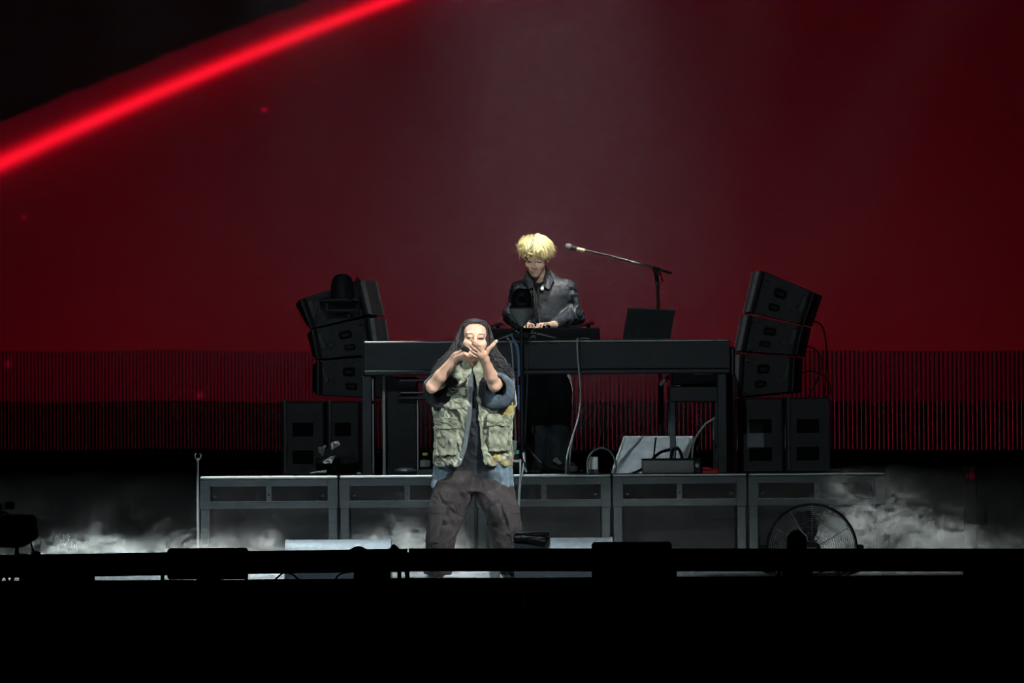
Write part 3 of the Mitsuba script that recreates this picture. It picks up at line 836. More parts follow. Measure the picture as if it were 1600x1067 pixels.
# ------------------------------------------------------------------ small things on the riser
def wedge_profile(x0, x1, Y, z0, h, depth, name, label, mat, grille_mat, smooth=25):
    """Floor monitor: side outline (y, z) with a sloping front."""
    k = thing(name, label, 'monitor speaker')
    pr = [(0, 0), (0, h * 0.30), (0.06, h * 0.80), (0.10, h * 0.94), (0.17, h), (depth - 0.03, h), (depth, h * 0.9), (depth, 0)]
    v = np.array([[x, Y + a, z0 + b] for x in (x0, x1) for a, b in pr])
    part(k, 'cabinet', trimesh.convex.convex_hull(v), mat, smooth)
    return k, pr


# grey grille monitor behind the pedal box
wy = RY + 0.95
wm = thing('stage_monitor', 'pale grey slanted monitor speaker standing on the riser behind the flat grey box', 'monitor speaker')
F = [at(956, 741.4, wy), at(1066, 741.4, wy), at(1083, 683, wy + 0.16), at(976, 683, wy + 0.16)]
Bk = [p + [0.05, 0.34, 0] for p in F[:2]] + [F[2] + [0.05, 0.14, 0], F[3] + [0.03, 0.14, 0]]
for p in F[:2] + Bk[:2]:
    p[2] = ZR
part(wm, 'cabinet', trimesh.convex.convex_hull(np.array(F + Bk)), 'm_black', 20)
fc = sum(F) / 4
nf = np.cross(F[1] - F[0], F[3] - F[0])
nf /= np.linalg.norm(nf)
gi = [fc + (p - fc) * 0.95 for p in F]
part(wm, 'grille', trimesh.convex.convex_hull(np.array([p + nf * 0.006 for p in gi] + [p - nf * 0.004 for p in F])), 'm_wedge_grille', 20, 'pale grey metal grille')
part(wm, 'grille_frame', cat(tube([F[0] + nf * 0.004, F[3] + nf * 0.004], 0.009, 6), tube([F[3] + nf * 0.004, F[2] + nf * 0.004], 0.006, 6), tube([F[1] + nf * 0.004, F[2] + nf * 0.004], 0.009, 6)), 'm_white', label='bright bevelled grille edge')
px_ = RY + 0.06
pd = thing('pedal_box', 'flat dark grey box with a pale knob at the edge of the riser', 'box')
x0, x1 = at(1004, 730, px_)[0], at(1096, 730, px_)[0]
pz = at(1040, 718.5, px_)[2]
part(pd, 'body', boxb((x0, px_, ZR), (x1 - 0.05, px_ + 0.25, pz), 0.006), 'm_grey')
part(pd, 'end_block', boxb((x1 - 0.05, px_ + 0.02, ZR), (x1, px_ + 0.25, pz), 0.006), 'm_black')
part(pd, 'lid', boxb((x0 - 0.004, px_ - 0.006, pz), (x1, px_ + 0.26, pz + 0.010), 0.003), 'm_black')
part(pd, 'knob', ball(at(1089.5, 727, px_ - 0.005), (0.015, 0.02, 0.018), 2), 'm_pale_grey', label='pale round knob')
rp = at(1104, 728, px_ + 0.12)
rp[2] = ZR
single('red_pedal', cat(box(rp + [0, 0, 0.030], (0.07, 0.10, 0.022), 0.008, rot([0, 1, 0], 8)), box(rp + [0.06, 0, 0.022], (0.05, 0.06, 0.02), 0.008), boxb(rp + [-0.03, -0.04, 0], rp + [0.08, 0.04, 0.022], 0.004)), 'm_red', 'small red gadget lying on the riser beside the pale knob', 'pedal')
for i, (pts, r, m, l) in enumerate([
    ([(1117, 653), (1103, 662), (1090, 678), (1083, 695), (1081, 717)], 0.007, 'm_pale_cable', 'pale cable arching down from the side table leg to the flat grey box'),
    ([(1048, 716), (1052, 702), (1058, 700), (1063, 706), (1066, 717)], 0.010, 'm_cable', 'thick black cable looped over the back of the flat grey box'),
    ([(1047, 702), (1030, 708), (1015, 722), (1003, 733), (985, 741.5)], 0.010, 'm_cable', 'thick black cable crossing the grille of the slanted monitor'),
    ([(1025, 683), (1023, 700), (1021, 720)], 0.005, 'm_cable', 'thin black cable hanging straight down over the slanted monitor'),
]):
    single('riser_cable', tube(spline([at(x, y, px_ + 0.30 + 0.03 * i) for x, y in pts], 24), r, 8), m, l, 'cable')
# things behind the desk at floor level
hc = at(940, 721, RY + 0.5)
hp = thing('power_supply', 'small dark box with a pale square front plate on the riser beside the shoes', 'box')
c0 = at(926.5, 723, RY + 0.47)
part(hp, 'body', boxb((c0[0] - 0.04, RY + 0.475, ZR), (c0[0] + 0.04, RY + 0.53, c0[2] + 0.045), 0.006), 'm_black')
part(hp, 'front_plate', boxb((c0[0] - 0.034, RY + 0.466, c0[2] - 0.045), (c0[0] + 0.034, RY + 0.476, c0[2] + 0.041), 0.003), 'm_pale_grey', label='pale blank front plate')
single('cable_loop', tube(spline([at(x, y, RY + 0.44) for x, y in ((919, 741), (918, 722), (924, 708), (938, 700), (952, 704), (960, 716), (962, 730), (958, 741))], 36), 0.007, 8), 'm_desk_frame', 'black cable standing in a round loop beside the slanted monitor', 'cable')


def bottle(px, cap_py, bot_py, Y, zb, mat, label, liquid='m_bottle'):
    k = thing('drink_bottle', label, 'bottle')
    b = at(px, bot_py, Y)
    b[2] = zb
    H = at(px, cap_py, Y)[2] - zb
    r = 0.034
    part(k, 'body', lathe([(0, 0), (r * 0.9, 0), (r, 0.01), (r, H * 0.55), (r * 0.8, H * 0.70), (0.015, H * 0.84), (0.013, H * 0.88)], b, n=20), liquid)
    part(k, 'cap', lathe([(0.0165, H * 0.84), (0.0175, H * 0.86), (0.0175, H * 0.985), (0.015, H), (0, H)], b, n=16), mat)
    return k, b, H


bx = thing('floor_box', 'flat dark grey box on the riser with the lime capped bottle on it', 'box')
x0, x1 = at(653, 738, RY + 0.10)[0], at(690, 738, RY + 0.10)[0]
bz = at(670, 733, RY + 0.10)[2]
part(bx, 'body', boxb((x0, RY + 0.08, ZR), (x1, RY + 0.30, bz), 0.006), 'm_desk_frame')
part(bx, 'rim', boxb((x0 + 0.004, RY + 0.078, bz - 0.006), (x1 - 0.004, RY + 0.084, bz + 0.001)), 'm_desk')
k, b, H = bottle(664.5, 707.5, 733, RY + 0.17, bz, 'm_lime', 'clear bottle with a lime green cap on the flat box')
part(k, 'label_band', lathe([(0.0345, 0.018), (0.0350, 0.020), (0.0350, 0.058), (0.0345, 0.060)], b, n=20), 'm_grey')
k, b, H = bottle(808.5, 703, 741, RY + 0.22, ZR, 'm_green', 'dark bottle with a green cap beside the camera stand', 'm_matte_black')
part(k, 'label_band', lathe([(0.0345, H * 0.50), (0.0352, H * 0.51), (0.0352, H * 0.58), (0.0345, H * 0.6)], b, n=20), 'm_pale_grey')
single('grey_sheet', box(at(799, 705, RY + 0.34) + [0, 0, -0.035], (0.066, 0.012, 0.22), 0.004, rot([0, 1, 0], 4)), 'm_grey', 'grey upright sheet behind the bottle with the green cap', 'panel')
bag = ball(at(634, 737, RY + 0.14), (0.078, 0.07, 0.028), 3)
v = np.array(bag.vertices)
v[:, 2] = np.maximum(v[:, 2], ZR)
v += 0.006 * (meshkit.fbm(v * 30, 3)[:, None] - 0.5) * np.array([1, 1, 0])
single('cloth_bag', trimesh.Trimesh(v, bag.faces, process=False), 'm_desk_frame', 'low dark soft pouch on the riser left of the flat box', 'bag', smooth=True)
# white tape bundle at the riser's edge, hanging over it
tp = thing('tape_cable', 'bright silver cable tied at the riser edge and hanging down to the stage floor', 'cable')
e0 = at(812, 716, RY - 0.012)
part(tp, 'strand', tube(spline([at(813, 718, RY + 0.10), at(813, 730, RY + 0.02), at(813, 741, RY - 0.015), at(812, 752, RY - 0.02), at(810, 790, RY - 0.02), at(808, 850, RY - 0.04), at(806, 899.5, RY - 0.05)], 30), 0.0065, 6), 'm_pale_cable')
part(tp, 'strand', tube(spline([at(818, 724, RY + 0.10), at(817, 734, RY + 0.02), at(815.5, 742, RY - 0.015), at(813, 756, RY - 0.024), at(811, 795, RY - 0.024)], 24), 0.0055, 6), 'm_white')
for a, b, r in (((818, 707), (820, 722), 0.008), ((818, 728), (823, 737), 0.007)):
    part(tp, 'tail', tube([at(*a, RY + 0.08), at(*b, RY + 0.08)], r, 6), 'm_pale_cable')
# crumpled cloth bundle and the flat thing by the left subwoofer
cb = thing('cloth_bundle', 'dark bundle with crumpled pale grey cloth on the riser by the left subwoofer', 'cloth')
cyb = RY + 0.5
o = at(520, 741, cyb)
o[2] = ZR
m = ball(o + [0.03, 0, 0.08], (0.15, 0.12, 0.115), 4)
v = np.array(m.vertices)
v[:, 2] = np.maximum(v[:, 2], ZR)
m = push(trimesh.Trimesh(v, m.faces, process=False), 0.03 * (meshkit.fbm(v * 14, 3, 4) - 0.5) * (v[:, 2] > ZR + 0.01))
part(cb, 'bundle', m, 'm_matte_black', True)


def rag(pts, d0, name, mat, seed, n=14):
    """A crumpled sheet over four measured corners."""
    A_, B_, C_, D_ = [at(x, y, cyb - 0.14 + d) for (x, y), d in zip(pts, d0)]
    u, w = np.meshgrid(np.linspace(0, 1, n), np.linspace(0, 1, n), indexing='ij')
    g = (A_ * ((1 - u) * (1 - w))[..., None] + B_ * (u * (1 - w))[..., None] + C_ * (u * w)[..., None] + D_ * ((1 - u) * w)[..., None])
    q = meshkit.fbm(np.stack([u * 4, w * 4, 0 * u], -1), 3, seed) - 0.5
    g1 = g + np.stack([0.01 * q, 0.05 * q, 0.012 * q], -1)
    v = np.vstack([g1.reshape(-1, 3), g1.reshape(-1, 3) + [0, 0.006, 0]])
    f = []
    for i in range(n - 1):
        for j in range(n - 1):
            a, b_, c, d = i * n + j, (i + 1) * n + j, (i + 1) * n + j + 1, i * n + j + 1
            f += [[a, b_, c], [a, c, d], [n * n + a, n * n + c, n * n + b_], [n * n + a, n * n + d, n * n + c]]
    part(cb, name, trimesh.Trimesh(v, f, process=False), mat, True)


rag([(497, 699), (511, 694), (505, 712), (502, 712)], (0, 0.02, 0.03, 0.01), 'cloth_fold', 'm_grey', 1)
rag([(516, 692), (527, 688), (532, 695), (519, 703)], (0, 0.01, 0.0, -0.02), 'cloth_fold', 'm_grey', 2)
rag([(513, 714), (524, 711), (518, 725), (516, 724)], (0, 0, -0.03, -0.02), 'cloth_fold', 'm_pale_grey', 3)
rag([(503, 721), (513, 716), (514, 724), (506, 724)], (0, 0, -0.03, -0.02), 'cloth_fold', 'm_grey', 4)
fl = at(497, 738.5, RY + 0.2)
single('metal_bracket', cat(tube([fl + [-0.055, 0, -0.004], fl + [0.0, 0, 0.006], fl + [0.058, 0, 0.012]], 0.005, 6), tube([fl + [0.0, 0, 0.002], fl + [0.055, 0, 0.002]], 0.004, 6)), 'm_pale_grey', 'thin pale metal bracket lying on the riser left of the cloth bundle', 'bracket')
single('white_tag', box(at(561, 739.3, RY + 0.15), (0.026, 0.02, 0.011), 0.002), 'm_white', 'small bright white tag on the riser at the left desk leg', 'tag')
# cables over the desk front
for pts, r, m, l in (
    ([(903, 528), (902, 531), (902, 545), (904, 575), (907, 615), (904, 650), (895, 680), (886, 712), (884, 741)], 0.006, 'm_pale_cable', 'grey cable hanging from the desk behind the dark trousers to the riser'),
    ([(921, 529), (909, 528), (906, 533), (906, 560), (908, 600), (905, 640), (899, 668), (892, 700), (889, 741)], 0.0045, 'm_steel', 'thin grey cable beside the thicker one, hanging from the desk to the riser'),
    ([(800, 524), (803, 530), (806, 537), (809, 546), (811, 580), (811, 640)], 0.010, 'm_blue', 'blue ribbon cable over the front edge of the desk beside the stand'),
    ([(792, 528), (796, 532), (799, 540), (801, 560), (803, 610), (805, 660), (806, 700)], 0.006, 'm_pale_cable', 'pale cable over the desk edge left of the blue ribbon'),
    ([(836, 524), (829, 527), (825, 532), (824, 545), (824, 590), (822, 640), (820, 700), (822, 741)], 0.006, 'm_steel', 'grey cable over the desk edge right of the camera stand'),
):
    single('desk_cable', tube(spline([at(x, y, DY - 0.015) for x, y in pts], 40), r, 6), m, l, 'cable')
# ================================================================== people


def head_sdf(jaw=1.0):
    """A head about 0.23 m high; x right, -y the face, z up; the origin lies between the eyes, inside the skull."""
    u = union([
        (ell((0, 0.022, 0.036), (0.077, 0.097, 0.082)), 0.02),
        (ell((0, -0.018, -0.052), (0.057 * jaw, 0.070, 0.066)), 0.030),
        (ell((0, -0.045, -0.092), (0.030 * jaw, 0.034, 0.026)), 0.020),
        (cone((-0.040, -0.066, 0.024), (0.040, -0.066, 0.024), 0.013), 0.018),
        (ell((-0.043, -0.052, -0.026), (0.024, 0.028, 0.024)), 0.022),
        (ell((0.043, -0.052, -0.026), (0.024, 0.028, 0.024)), 0.022),
        (ell((0, -0.060, -0.056), (0.026, 0.030, 0.024)), 0.015),
    ])
    u = minus(u, union([ell((-0.032, -0.098, 0.006), (0.019, 0.020, 0.011)), ell((0.032, -0.098, 0.006), (0.019, 0.020, 0.011))], 0.001), 0.010)
    u = union([(u, 0.01),
        (cone((0, -0.080, 0.016), (0, -0.104, -0.026), 0.0075, 0.0125), 0.010),
        (ell((-0.012, -0.093, -0.029), (0.0085, 0.010, 0.008)), 0.005), (ell((0.012, -0.093, -0.029), (0.0085, 0.010, 0.008)), 0.005),
        (ell((-0.032, -0.076, 0.006), (0.0165, 0.0085, 0.0095)), 0.004), (ell((0.032, -0.076, 0.006), (0.0165, 0.0085, 0.0095)), 0.004),
        (cone((-0.017, -0.084, -0.053), (0.017, -0.084, -0.053), 0.0055), 0.006), (cone((-0.014, -0.084, -0.063), (0.014, -0.084, -0.063), 0.0065), 0.006),
        (ell((-0.079, 0.016, -0.004), (0.010, 0.019, 0.031)), 0.006), (ell((0.079, 0.016, -0.004), (0.010, 0.019, 0.031)), 0.006)], 0.01)
    return minus(u, cone((-0.016, -0.094, -0.0580), (0.016, -0.094, -0.0580), 0.0022), 0.003)


def face_paint(v, C, R, s, skin, lip, brow, beard=0.0, lid=(0.012, 0.008, 0.007)):
    """Vertex colours of a body: lips, brows, lash lines, stubble and painted eye socket shade in the head's own coordinates."""
    L = (v - np.asarray(C)) @ R / s
    x, y, z = L.T
    near = (np.abs(x) < 0.10) & (np.abs(y) < 0.13) & (np.abs(z) < 0.13)
    fr = near * (y < -0.045)
    seg = lambda a, b: (lambda t: np.linalg.norm(L - (a + t[:, None] * (b - a)), axis=1))(np.clip(((L - a) @ (b - a)) / ((b - a) @ (b - a)), 0, 1))
    dl = np.minimum(seg(np.array([-0.016, -0.092, -0.053]), np.array([0.016, -0.092, -0.053])), seg(np.array([-0.013, -0.092, -0.063]), np.array([0.013, -0.092, -0.063])))
    db = np.minimum(*[np.abs(z - (0.0285 - 6.0 * (np.abs(x) - 0.030) ** 2)) + 0.6 * np.maximum(np.abs(np.abs(x) - 0.034) - 0.014, 0) for _ in (0, 1)])
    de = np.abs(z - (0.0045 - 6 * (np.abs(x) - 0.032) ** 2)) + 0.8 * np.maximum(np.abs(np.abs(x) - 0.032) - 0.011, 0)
    chin = np.exp(-((z + 0.088) / 0.022) ** 2) + 0.9 * np.exp(-((z + 0.045) / 0.006) ** 2) * (np.abs(x) < 0.03)
    mo = np.exp(-((z + 0.058) / 0.0022) ** 2) * (np.abs(x) < 0.018)
    blot = meshkit.fbm(v * 22, 3, 3) - 0.5
    return shade(np.asarray(skin) * (1 + 0.25 * blot[:, None]), (fr * 0.65 * np.clip((0.0095 - dl) / 0.003, 0, 1), lip), (fr * beard * np.clip(chin, 0, 1), (0.05, 0.035, 0.03)),
                 (fr * 0.8 * np.clip((0.0052 - db) / 0.0025, 0, 1), brow), (fr * 0.35 * np.clip((0.015 - de) / 0.008, 0, 1), (0.30, 0.15, 0.11)), (fr * 0.96 * np.clip((0.0056 - de) / 0.002, 0, 1), lid), (fr * 0.8 * mo, (0.10, 0.025, 0.02)))  # reddish brown round the eyes is socket shade painted in


def fingers(chains, r0=0.0088, r1=0.0068):
    out = []
    for ch in chains:
        ch = [np.asarray(c, float) for c in ch]
        for i in range(len(ch) - 1):
            a, b = r0 + (r1 - r0) * i / (len(ch) - 1), r0 + (r1 - r0) * (i + 1) / (len(ch) - 1)
            out.append((cone(ch[i], ch[i + 1], a, b), 0.0035))
    return out


# ------------------------------------------------------------------ the singer at the front
SYR = 35.3
R = lambda px, py, d=0.0: at(px, py, SYR + d)
K = FPX / SYR
hC, hS = R(741.5, 531, -0.09), 1.10
hR = rot([0, 1, 0], 3) @ rot([1, 0, 0], -3) @ rot([0, 0, 1], 4)
sL, sR = R(697, 592, 0.03), R(784, 592, 0.03)
eL, eR = R(675.5, 603.5, -0.21), R(772.5, 601.5, -0.22)
wL, wR = R(713, 557.5, -0.33), R(756.5, 560, -0.36)
pm = lambda a, b, t: np.asarray(a) * (1 - t) + np.asarray(b) * t
# the hand that holds the microphone (left in the picture): fist around a tube from m0 to m1
m0, m1 = R(719.5, 541, -0.40), R(742.5, 555, -0.30)
mx = (m1 - m0) / np.linalg.norm(m1 - m0)
palmL = R(724, 552.5, -0.345)
gripc = pm(m0, m1, 0.45) + np.array([0.004, 0.026, -0.024])
bk = np.array([0.10, -0.15, -1.0])
bk -= mx * (bk @ mx)
bk /= np.linalg.norm(bk)
sd_ = np.cross(mx, bk)
chL = []
for i, t in enumerate((-0.030, -0.011, 0.009, 0.027)):
    g0 = gripc + mx * (t + 0.012)
    chL.append([g0 + bk * 0.026 + sd_ * 0.030, g0 + bk * 0.030 - sd_ * 0.004, g0 + bk * 0.008 - sd_ * 0.031, g0 - bk * 0.018 - sd_ * 0.026, g0 - bk * 0.026 - sd_ * 0.008])
thL = [palmL + [0.012, 0.01, 0.0], gripc + bk * 0.022 + sd_ * 0.026 + mx * 0.004, gripc - bk * 0.006 + sd_ * 0.031 + mx * 0.026, gripc - bk * 0.022 + sd_ * 0.018 + mx * 0.040]
# the open hand (right in the picture): palm up, fingers reaching forward and to the left
kn = [R(752.5, 541.5, -0.425), R(748.5, 544.5, -0.435), R(745.5, 548.5, -0.430), R(743.5, 553, -0.415)]
tip = [R(742, 533.5, -0.475), R(735.6, 529.3, -0.490), R(733.6, 537.5, -0.495), R(734.5, 545.5, -0.475)]
chR = []
for a, b in zip(kn, tip):
    m_ = pm(a, b, 0.5) + np.array([0.0, -0.010, -0.004])
    chR.append([pm(wR, a, 0.55), a, m_, b])
thR = [pm(wR, kn[0], 0.25) + [0.014, 0, 0.008], R(763.5, 545.5, -0.39), R(770, 539, -0.395), R(775.8, 532.5, -0.395)]
neck0, neck1 = hC + np.array([0, 0.035, -0.075]), R(740, 588, 0.03)
hipL, hipR = R(720, 752, 0.04), R(760, 752, 0.04)
kneeL, kneeR = R(694, 822, 0.01), R(787, 822, 0.01)
ankL, ankR = R(685, 896, 0.03), R(794, 896, 0.03)
body = union([
    (cone(neck0, neck1, 0.057, 0.066), 0.03), (local(head_sdf(1.06), hC, hR, hS), 0.015),
    (cone(R(712, 598, 0.04), R(768, 598, 0.04), 0.052), 0.04), (cone(R(725, 620, 0.03), R(755, 620, 0.03), 0.085), 0.05), (cone(R(740, 620, 0.03), R(740, 700, 0.03), 0.095, 0.085), 0.06), (cone(R(727, 738, 0.04), R(753, 738, 0.04), 0.060), 0.05),
    (cone(sL, eL, 0.050, 0.038), 0.03), (cone(sR, eR, 0.050, 0.038), 0.03),
    (cone(eL, pm(eL, wL, 0.35), 0.037, 0.0395), 0.015), (cone(pm(eL, wL, 0.35), wL, 0.0395, 0.0265), 0.015), (ell(eL + [-0.004, -0.012, -0.012], (0.029, 0.034, 0.029)), 0.015),
    (cone(eR, pm(eR, wR, 0.35), 0.037, 0.0395), 0.015), (cone(pm(eR, wR, 0.35), wR, 0.0395, 0.0265), 0.015), (ell(eR + [0.006, -0.012, -0.012], (0.029, 0.034, 0.029)), 0.015),
    (cone(wL, palmL, 0.027, 0.030), 0.02), (cone(palmL, gripc + bk * 0.024 + sd_ * 0.024 + mx * 0.015, 0.026, 0.022), 0.015),
    *fingers(chL, 0.0095, 0.0080), *fingers([thL], 0.0125, 0.0095),
    (cone(wR, pm(wR, kn[1], 0.45), 0.027, 0.026), 0.02), (cone(pm(wR, kn[1], 0.4), pm(kn[0], kn[1], 0.4), 0.024, 0.0135), 0.012), (cone(pm(wR, kn[2], 0.4), pm(kn[2], kn[3], 0.5), 0.024, 0.0125), 0.012),
    *fingers(chR, 0.0100, 0.0075), *fingers([thR], 0.0150, 0.0092),
    (cone(hipL, kneeL, 0.062, 0.046), 0.04), (cone(hipR, kneeR, 0.062, 0.046), 0.04), (cone(kneeL, ankL, 0.048, 0.040), 0.02), (cone(kneeR, ankR, 0.048, 0.040), 0.02),
], 0.02)
p1 = thing('person', 'long haired person in a pale green vest singing, one hand held out', 'person')
bm_ = mesh_of(body, R(650, 915, -0.62), R(825, 490, 0.25), 0.0036)
bm_ = soften(bm_, 2)
SK = (0.57, 0.36, 0.255)
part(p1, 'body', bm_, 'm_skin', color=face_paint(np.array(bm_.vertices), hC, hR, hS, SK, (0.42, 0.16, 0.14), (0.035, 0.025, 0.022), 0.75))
zR = lambda py: R(740, py)[2]
xw = lambda px: R(px, 640)[0]


def rows(data, y0=0.03):
    return [(zR(py), xw(cx), SYR + y0 + cyo, hw / K, hd) for py, cx, hw, cyo, hd in data]


vest_l = loft(rows([(571, 738, 22, 0.0, 0.085), (580, 739, 40, 0.0, 0.115), (588, 740, 55, 0, 0.135), (602, 740, 62, 0, 0.150), (640, 740, 63.5, -0.005, 0.160), (682, 739, 60, 0, 0.158), (722, 739, 63, 0, 0.165), (729, 739, 63, 0, 0.165)]), 2.3)
tee_l = loft(rows([(567, 741, 17, 0.0, 0.074), (577, 740, 24, -0.005, 0.095), (586, 740, 42, 0.0, 0.115), (596, 740, 55, 0, 0.130), (640, 740, 59, 0, 0.140), (690, 739, 57, 0, 0.140), (735, 739, 61, 0, 0.152), (763, 738, 64.5, 0.005, 0.158)]), 2.3)
hem = lambda P: (zR(747) - (zR(747) - zR(761)) * np.clip(np.abs(P[:, 0] - xw(739)) / (50 / K), 0, 1) ** 1.6) - P[:, 2]
slL, slR = pm(sL, eL, 0.80), pm(sR, eR, 0.78)


def tee_f(P):
    d = smin(tee_l(P), smin(cone(sL + [0.02, 0.01, -0.01], slL + [0.016, 0.02, -0.044], 0.092, 0.106)(P), cone(sR + [-0.02, 0.01, -0.01], slR + [0.006, 0.02, -0.044], 0.094, 0.110)(P), 0.01), 0.05)
    d = np.maximum(d, hem(P))
    for e, s in ((eL, sL), (eR, sR)):
        ax_ = (e - s) / np.linalg.norm(e - s)
        d = np.maximum(d, (P - s) @ ax_ - 0.83 * np.linalg.norm(e - s))
        d = np.maximum(d, -(cone(s + ax_ * 0.15 + [0, 0, -0.02], e + ax_ * 0.10 + [0.008, 0, -0.036], 0.062, 0.084)(P)))
    return d


tm = soften(mesh_of(tee_f, R(655, 775, -0.34), R(818, 570, 0.26), 0.006), 2)
tv_ = np.array(tm.vertices)
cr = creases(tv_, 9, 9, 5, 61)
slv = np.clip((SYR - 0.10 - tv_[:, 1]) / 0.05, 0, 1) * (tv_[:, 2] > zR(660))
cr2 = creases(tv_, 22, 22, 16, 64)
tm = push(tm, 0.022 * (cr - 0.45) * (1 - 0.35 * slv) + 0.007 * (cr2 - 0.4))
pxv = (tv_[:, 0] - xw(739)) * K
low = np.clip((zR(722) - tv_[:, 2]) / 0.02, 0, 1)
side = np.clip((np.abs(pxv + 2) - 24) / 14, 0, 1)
lit = np.clip((tv_[:, 2] - zR(640)) / 0.08, 0, 1) * np.clip((pxv - 18) / 10, 0, 1)  # slate blue tint on the upper right, by the sleeve
tc = shade(np.array([0.016, 0.018, 0.022]) * (0.8 + 0.6 * cr[:, None]), (low * side * (0.35 + 0.65 * cr2), (0.14, 0.20, 0.245)), (lit * 0.85, (0.085, 0.115, 0.145)), (np.clip((pxv < -55) * (tv_[:, 2] > zR(600)) * 1.0, 0, 1), (0.09, 0.15, 0.17)))  # fold shade painted into the slate blue sides, darker between fold lines
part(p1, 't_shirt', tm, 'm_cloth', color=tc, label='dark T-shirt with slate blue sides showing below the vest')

opn_z = [zR(y) for y in (728, 700, 650, 600, 580, 560)]
opn_l = [xw(x) for x in (717, 727, 735, 737.5, 736.5, 732)]
opn_r = [xw(x) for x in (757.5, 752, 748.5, 745, 741, 748)]


def vest_f(P):
    d = vest_l(P)
    d = smin(d, cone(R(702, 589, 0.04), R(724, 577, 0.03), 0.050, 0.055)(P), 0.04)
    d = smin(d, cone(R(779, 589, 0.04), R(757, 577, 0.03), 0.050, 0.055)(P), 0.04)
    xl, xr = np.interp(P[:, 2], opn_z, opn_l), np.interp(P[:, 2], opn_z, opn_r)
    gap = np.maximum(np.maximum(xl - P[:, 0], P[:, 0] - xr), P[:, 1] - (SYR + 0.0))
    d = np.maximum(d, -gap)
    d = np.maximum(d, -(tee_l(P) + 0.010))
    for s, e, ox in ((sL, eL, -0.03), (sR, eR, 0.03)):
        d = np.maximum(d, -cone(s + [ox, 0.02, -0.030], pm(s, e, 0.95) + [ox * 1.5, -0.1, -0.060], 0.118, 0.128)(P))
    return np.maximum(d, zR(727) + 0.006 * np.sin(P[:, 0] * 60) - P[:, 2])


vm = soften(mesh_of(vest_f, R(662, 740, -0.2), R(818, 562, 0.27), 0.0055), 2)
vv = np.array(vm.vertices)
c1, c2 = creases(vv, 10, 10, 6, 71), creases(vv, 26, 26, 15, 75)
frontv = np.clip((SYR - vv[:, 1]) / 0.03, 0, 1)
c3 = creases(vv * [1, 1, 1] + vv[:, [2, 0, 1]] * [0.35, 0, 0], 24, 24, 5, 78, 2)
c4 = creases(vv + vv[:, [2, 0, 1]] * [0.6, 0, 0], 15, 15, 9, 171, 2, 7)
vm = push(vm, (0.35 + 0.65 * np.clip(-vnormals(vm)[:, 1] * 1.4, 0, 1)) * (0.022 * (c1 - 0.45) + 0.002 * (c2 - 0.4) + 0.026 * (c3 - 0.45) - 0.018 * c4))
blotch = meshkit.fbm(vv * [11, 11, 8], 4, 81)
speckle = meshkit.fbm(vv * [34, 34, 24], 3, 83)
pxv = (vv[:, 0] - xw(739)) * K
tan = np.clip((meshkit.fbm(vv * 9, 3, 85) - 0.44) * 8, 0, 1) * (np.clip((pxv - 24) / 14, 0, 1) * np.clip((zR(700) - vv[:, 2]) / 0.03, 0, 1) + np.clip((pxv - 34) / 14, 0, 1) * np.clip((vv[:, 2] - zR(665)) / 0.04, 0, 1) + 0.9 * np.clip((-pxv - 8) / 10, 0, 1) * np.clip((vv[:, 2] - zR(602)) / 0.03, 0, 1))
vc = shade(np.array([0.30, 0.335, 0.260]) * (0.50 + 0.40 * c1[:, None] + 0.50 * c3[:, None]), (np.clip((blotch - 0.52) * 3, 0, 0.35), (0.10, 0.10, 0.075)), (np.clip(c4 * 2.2, 0, 0.7), (0.075, 0.072, 0.058)), (np.clip((speckle - 0.58) * 5, 0, 0.4), (0.10, 0.095, 0.075)), (np.clip((c2 - 0.72) * 4, 0, 0.5), (0.38, 0.43, 0.34)), (np.clip(tan, 0, 0.85), (0.36, 0.29, 0.10)))  # fold shade painted in: creases darkened, ridges paler, over random dark blotches
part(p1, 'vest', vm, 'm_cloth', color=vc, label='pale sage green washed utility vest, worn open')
# trims: zip tapes, arm hole piping, pockets with flaps
zl = [np.array([np.interp(z, opn_z, opn_l) - 0.006, 0, z]) for z in np.linspace(zR(726), zR(585), 28)]


def on_front(p, lf, off):
    """Puts a point onto the front of a loft."""
    r = lf.rows
    cx, cy, A, B = (np.interp(p[2], r[:, 0], r[:, i]) for i in (1, 2, 3, 4))
    t = min(abs((p[0] - cx) / A), 0.999)
    return np.array([p[0], cy - (B + off) * (1 - t ** lf.ex) ** (1 / lf.ex), p[2]])


zp = [on_front(p, vest_l, 0.004) for p in zl]
part(p1, 'zip_tape', ribbon([p + [0.002, -0.004, 0] for p in zp], 0.026), 'm_blue_tape', label='grey blue zip tape along the open front')
teeth = [box(p + [0.011, -0.009, 0], (0.007, 0.004, 0.0030)) for p in np.array([on_front(np.array([np.interp(z, opn_z, opn_l) - 0.006, 0, z]), vest_l, 0.004) for z in np.linspace(zR(725), zR(590), 64)])]
part(p1, 'zip_teeth', cat(teeth), 'm_steel', False, kind='stuff')
zp2 = [on_front(np.array([np.interp(z, opn_z, opn_r) + 0.004, 0, z]), vest_l, 0.002) for z in np.linspace(zR(726), zR(585), 28)]
part(p1, 'front_edge', ribbon([p + [0.004, -0.004, 0] for p in zp2], 0.014), 'm_vest_edge')
for s, e, sx in ((sL, eL, -1), (sR, eR, 1)):
    pts = [(682, 628), (677, 634), (676.5, 641), (682, 645.5), (690, 645)] if sx < 0 else [(800, 590), (803.5, 606), (805.5, 622), (806.5, 632), (800, 638), (793, 640)]
    d_ = -0.085 if sx < 0 else -0.07
    part(p1, 'arm_hole_piping', tube(spline([R(x, y, d_ + 0.02 * i) for i, (x, y) in enumerate(pts)], 22), 0.0065, 6), 'm_piping', label='pale piping of the arm hole')
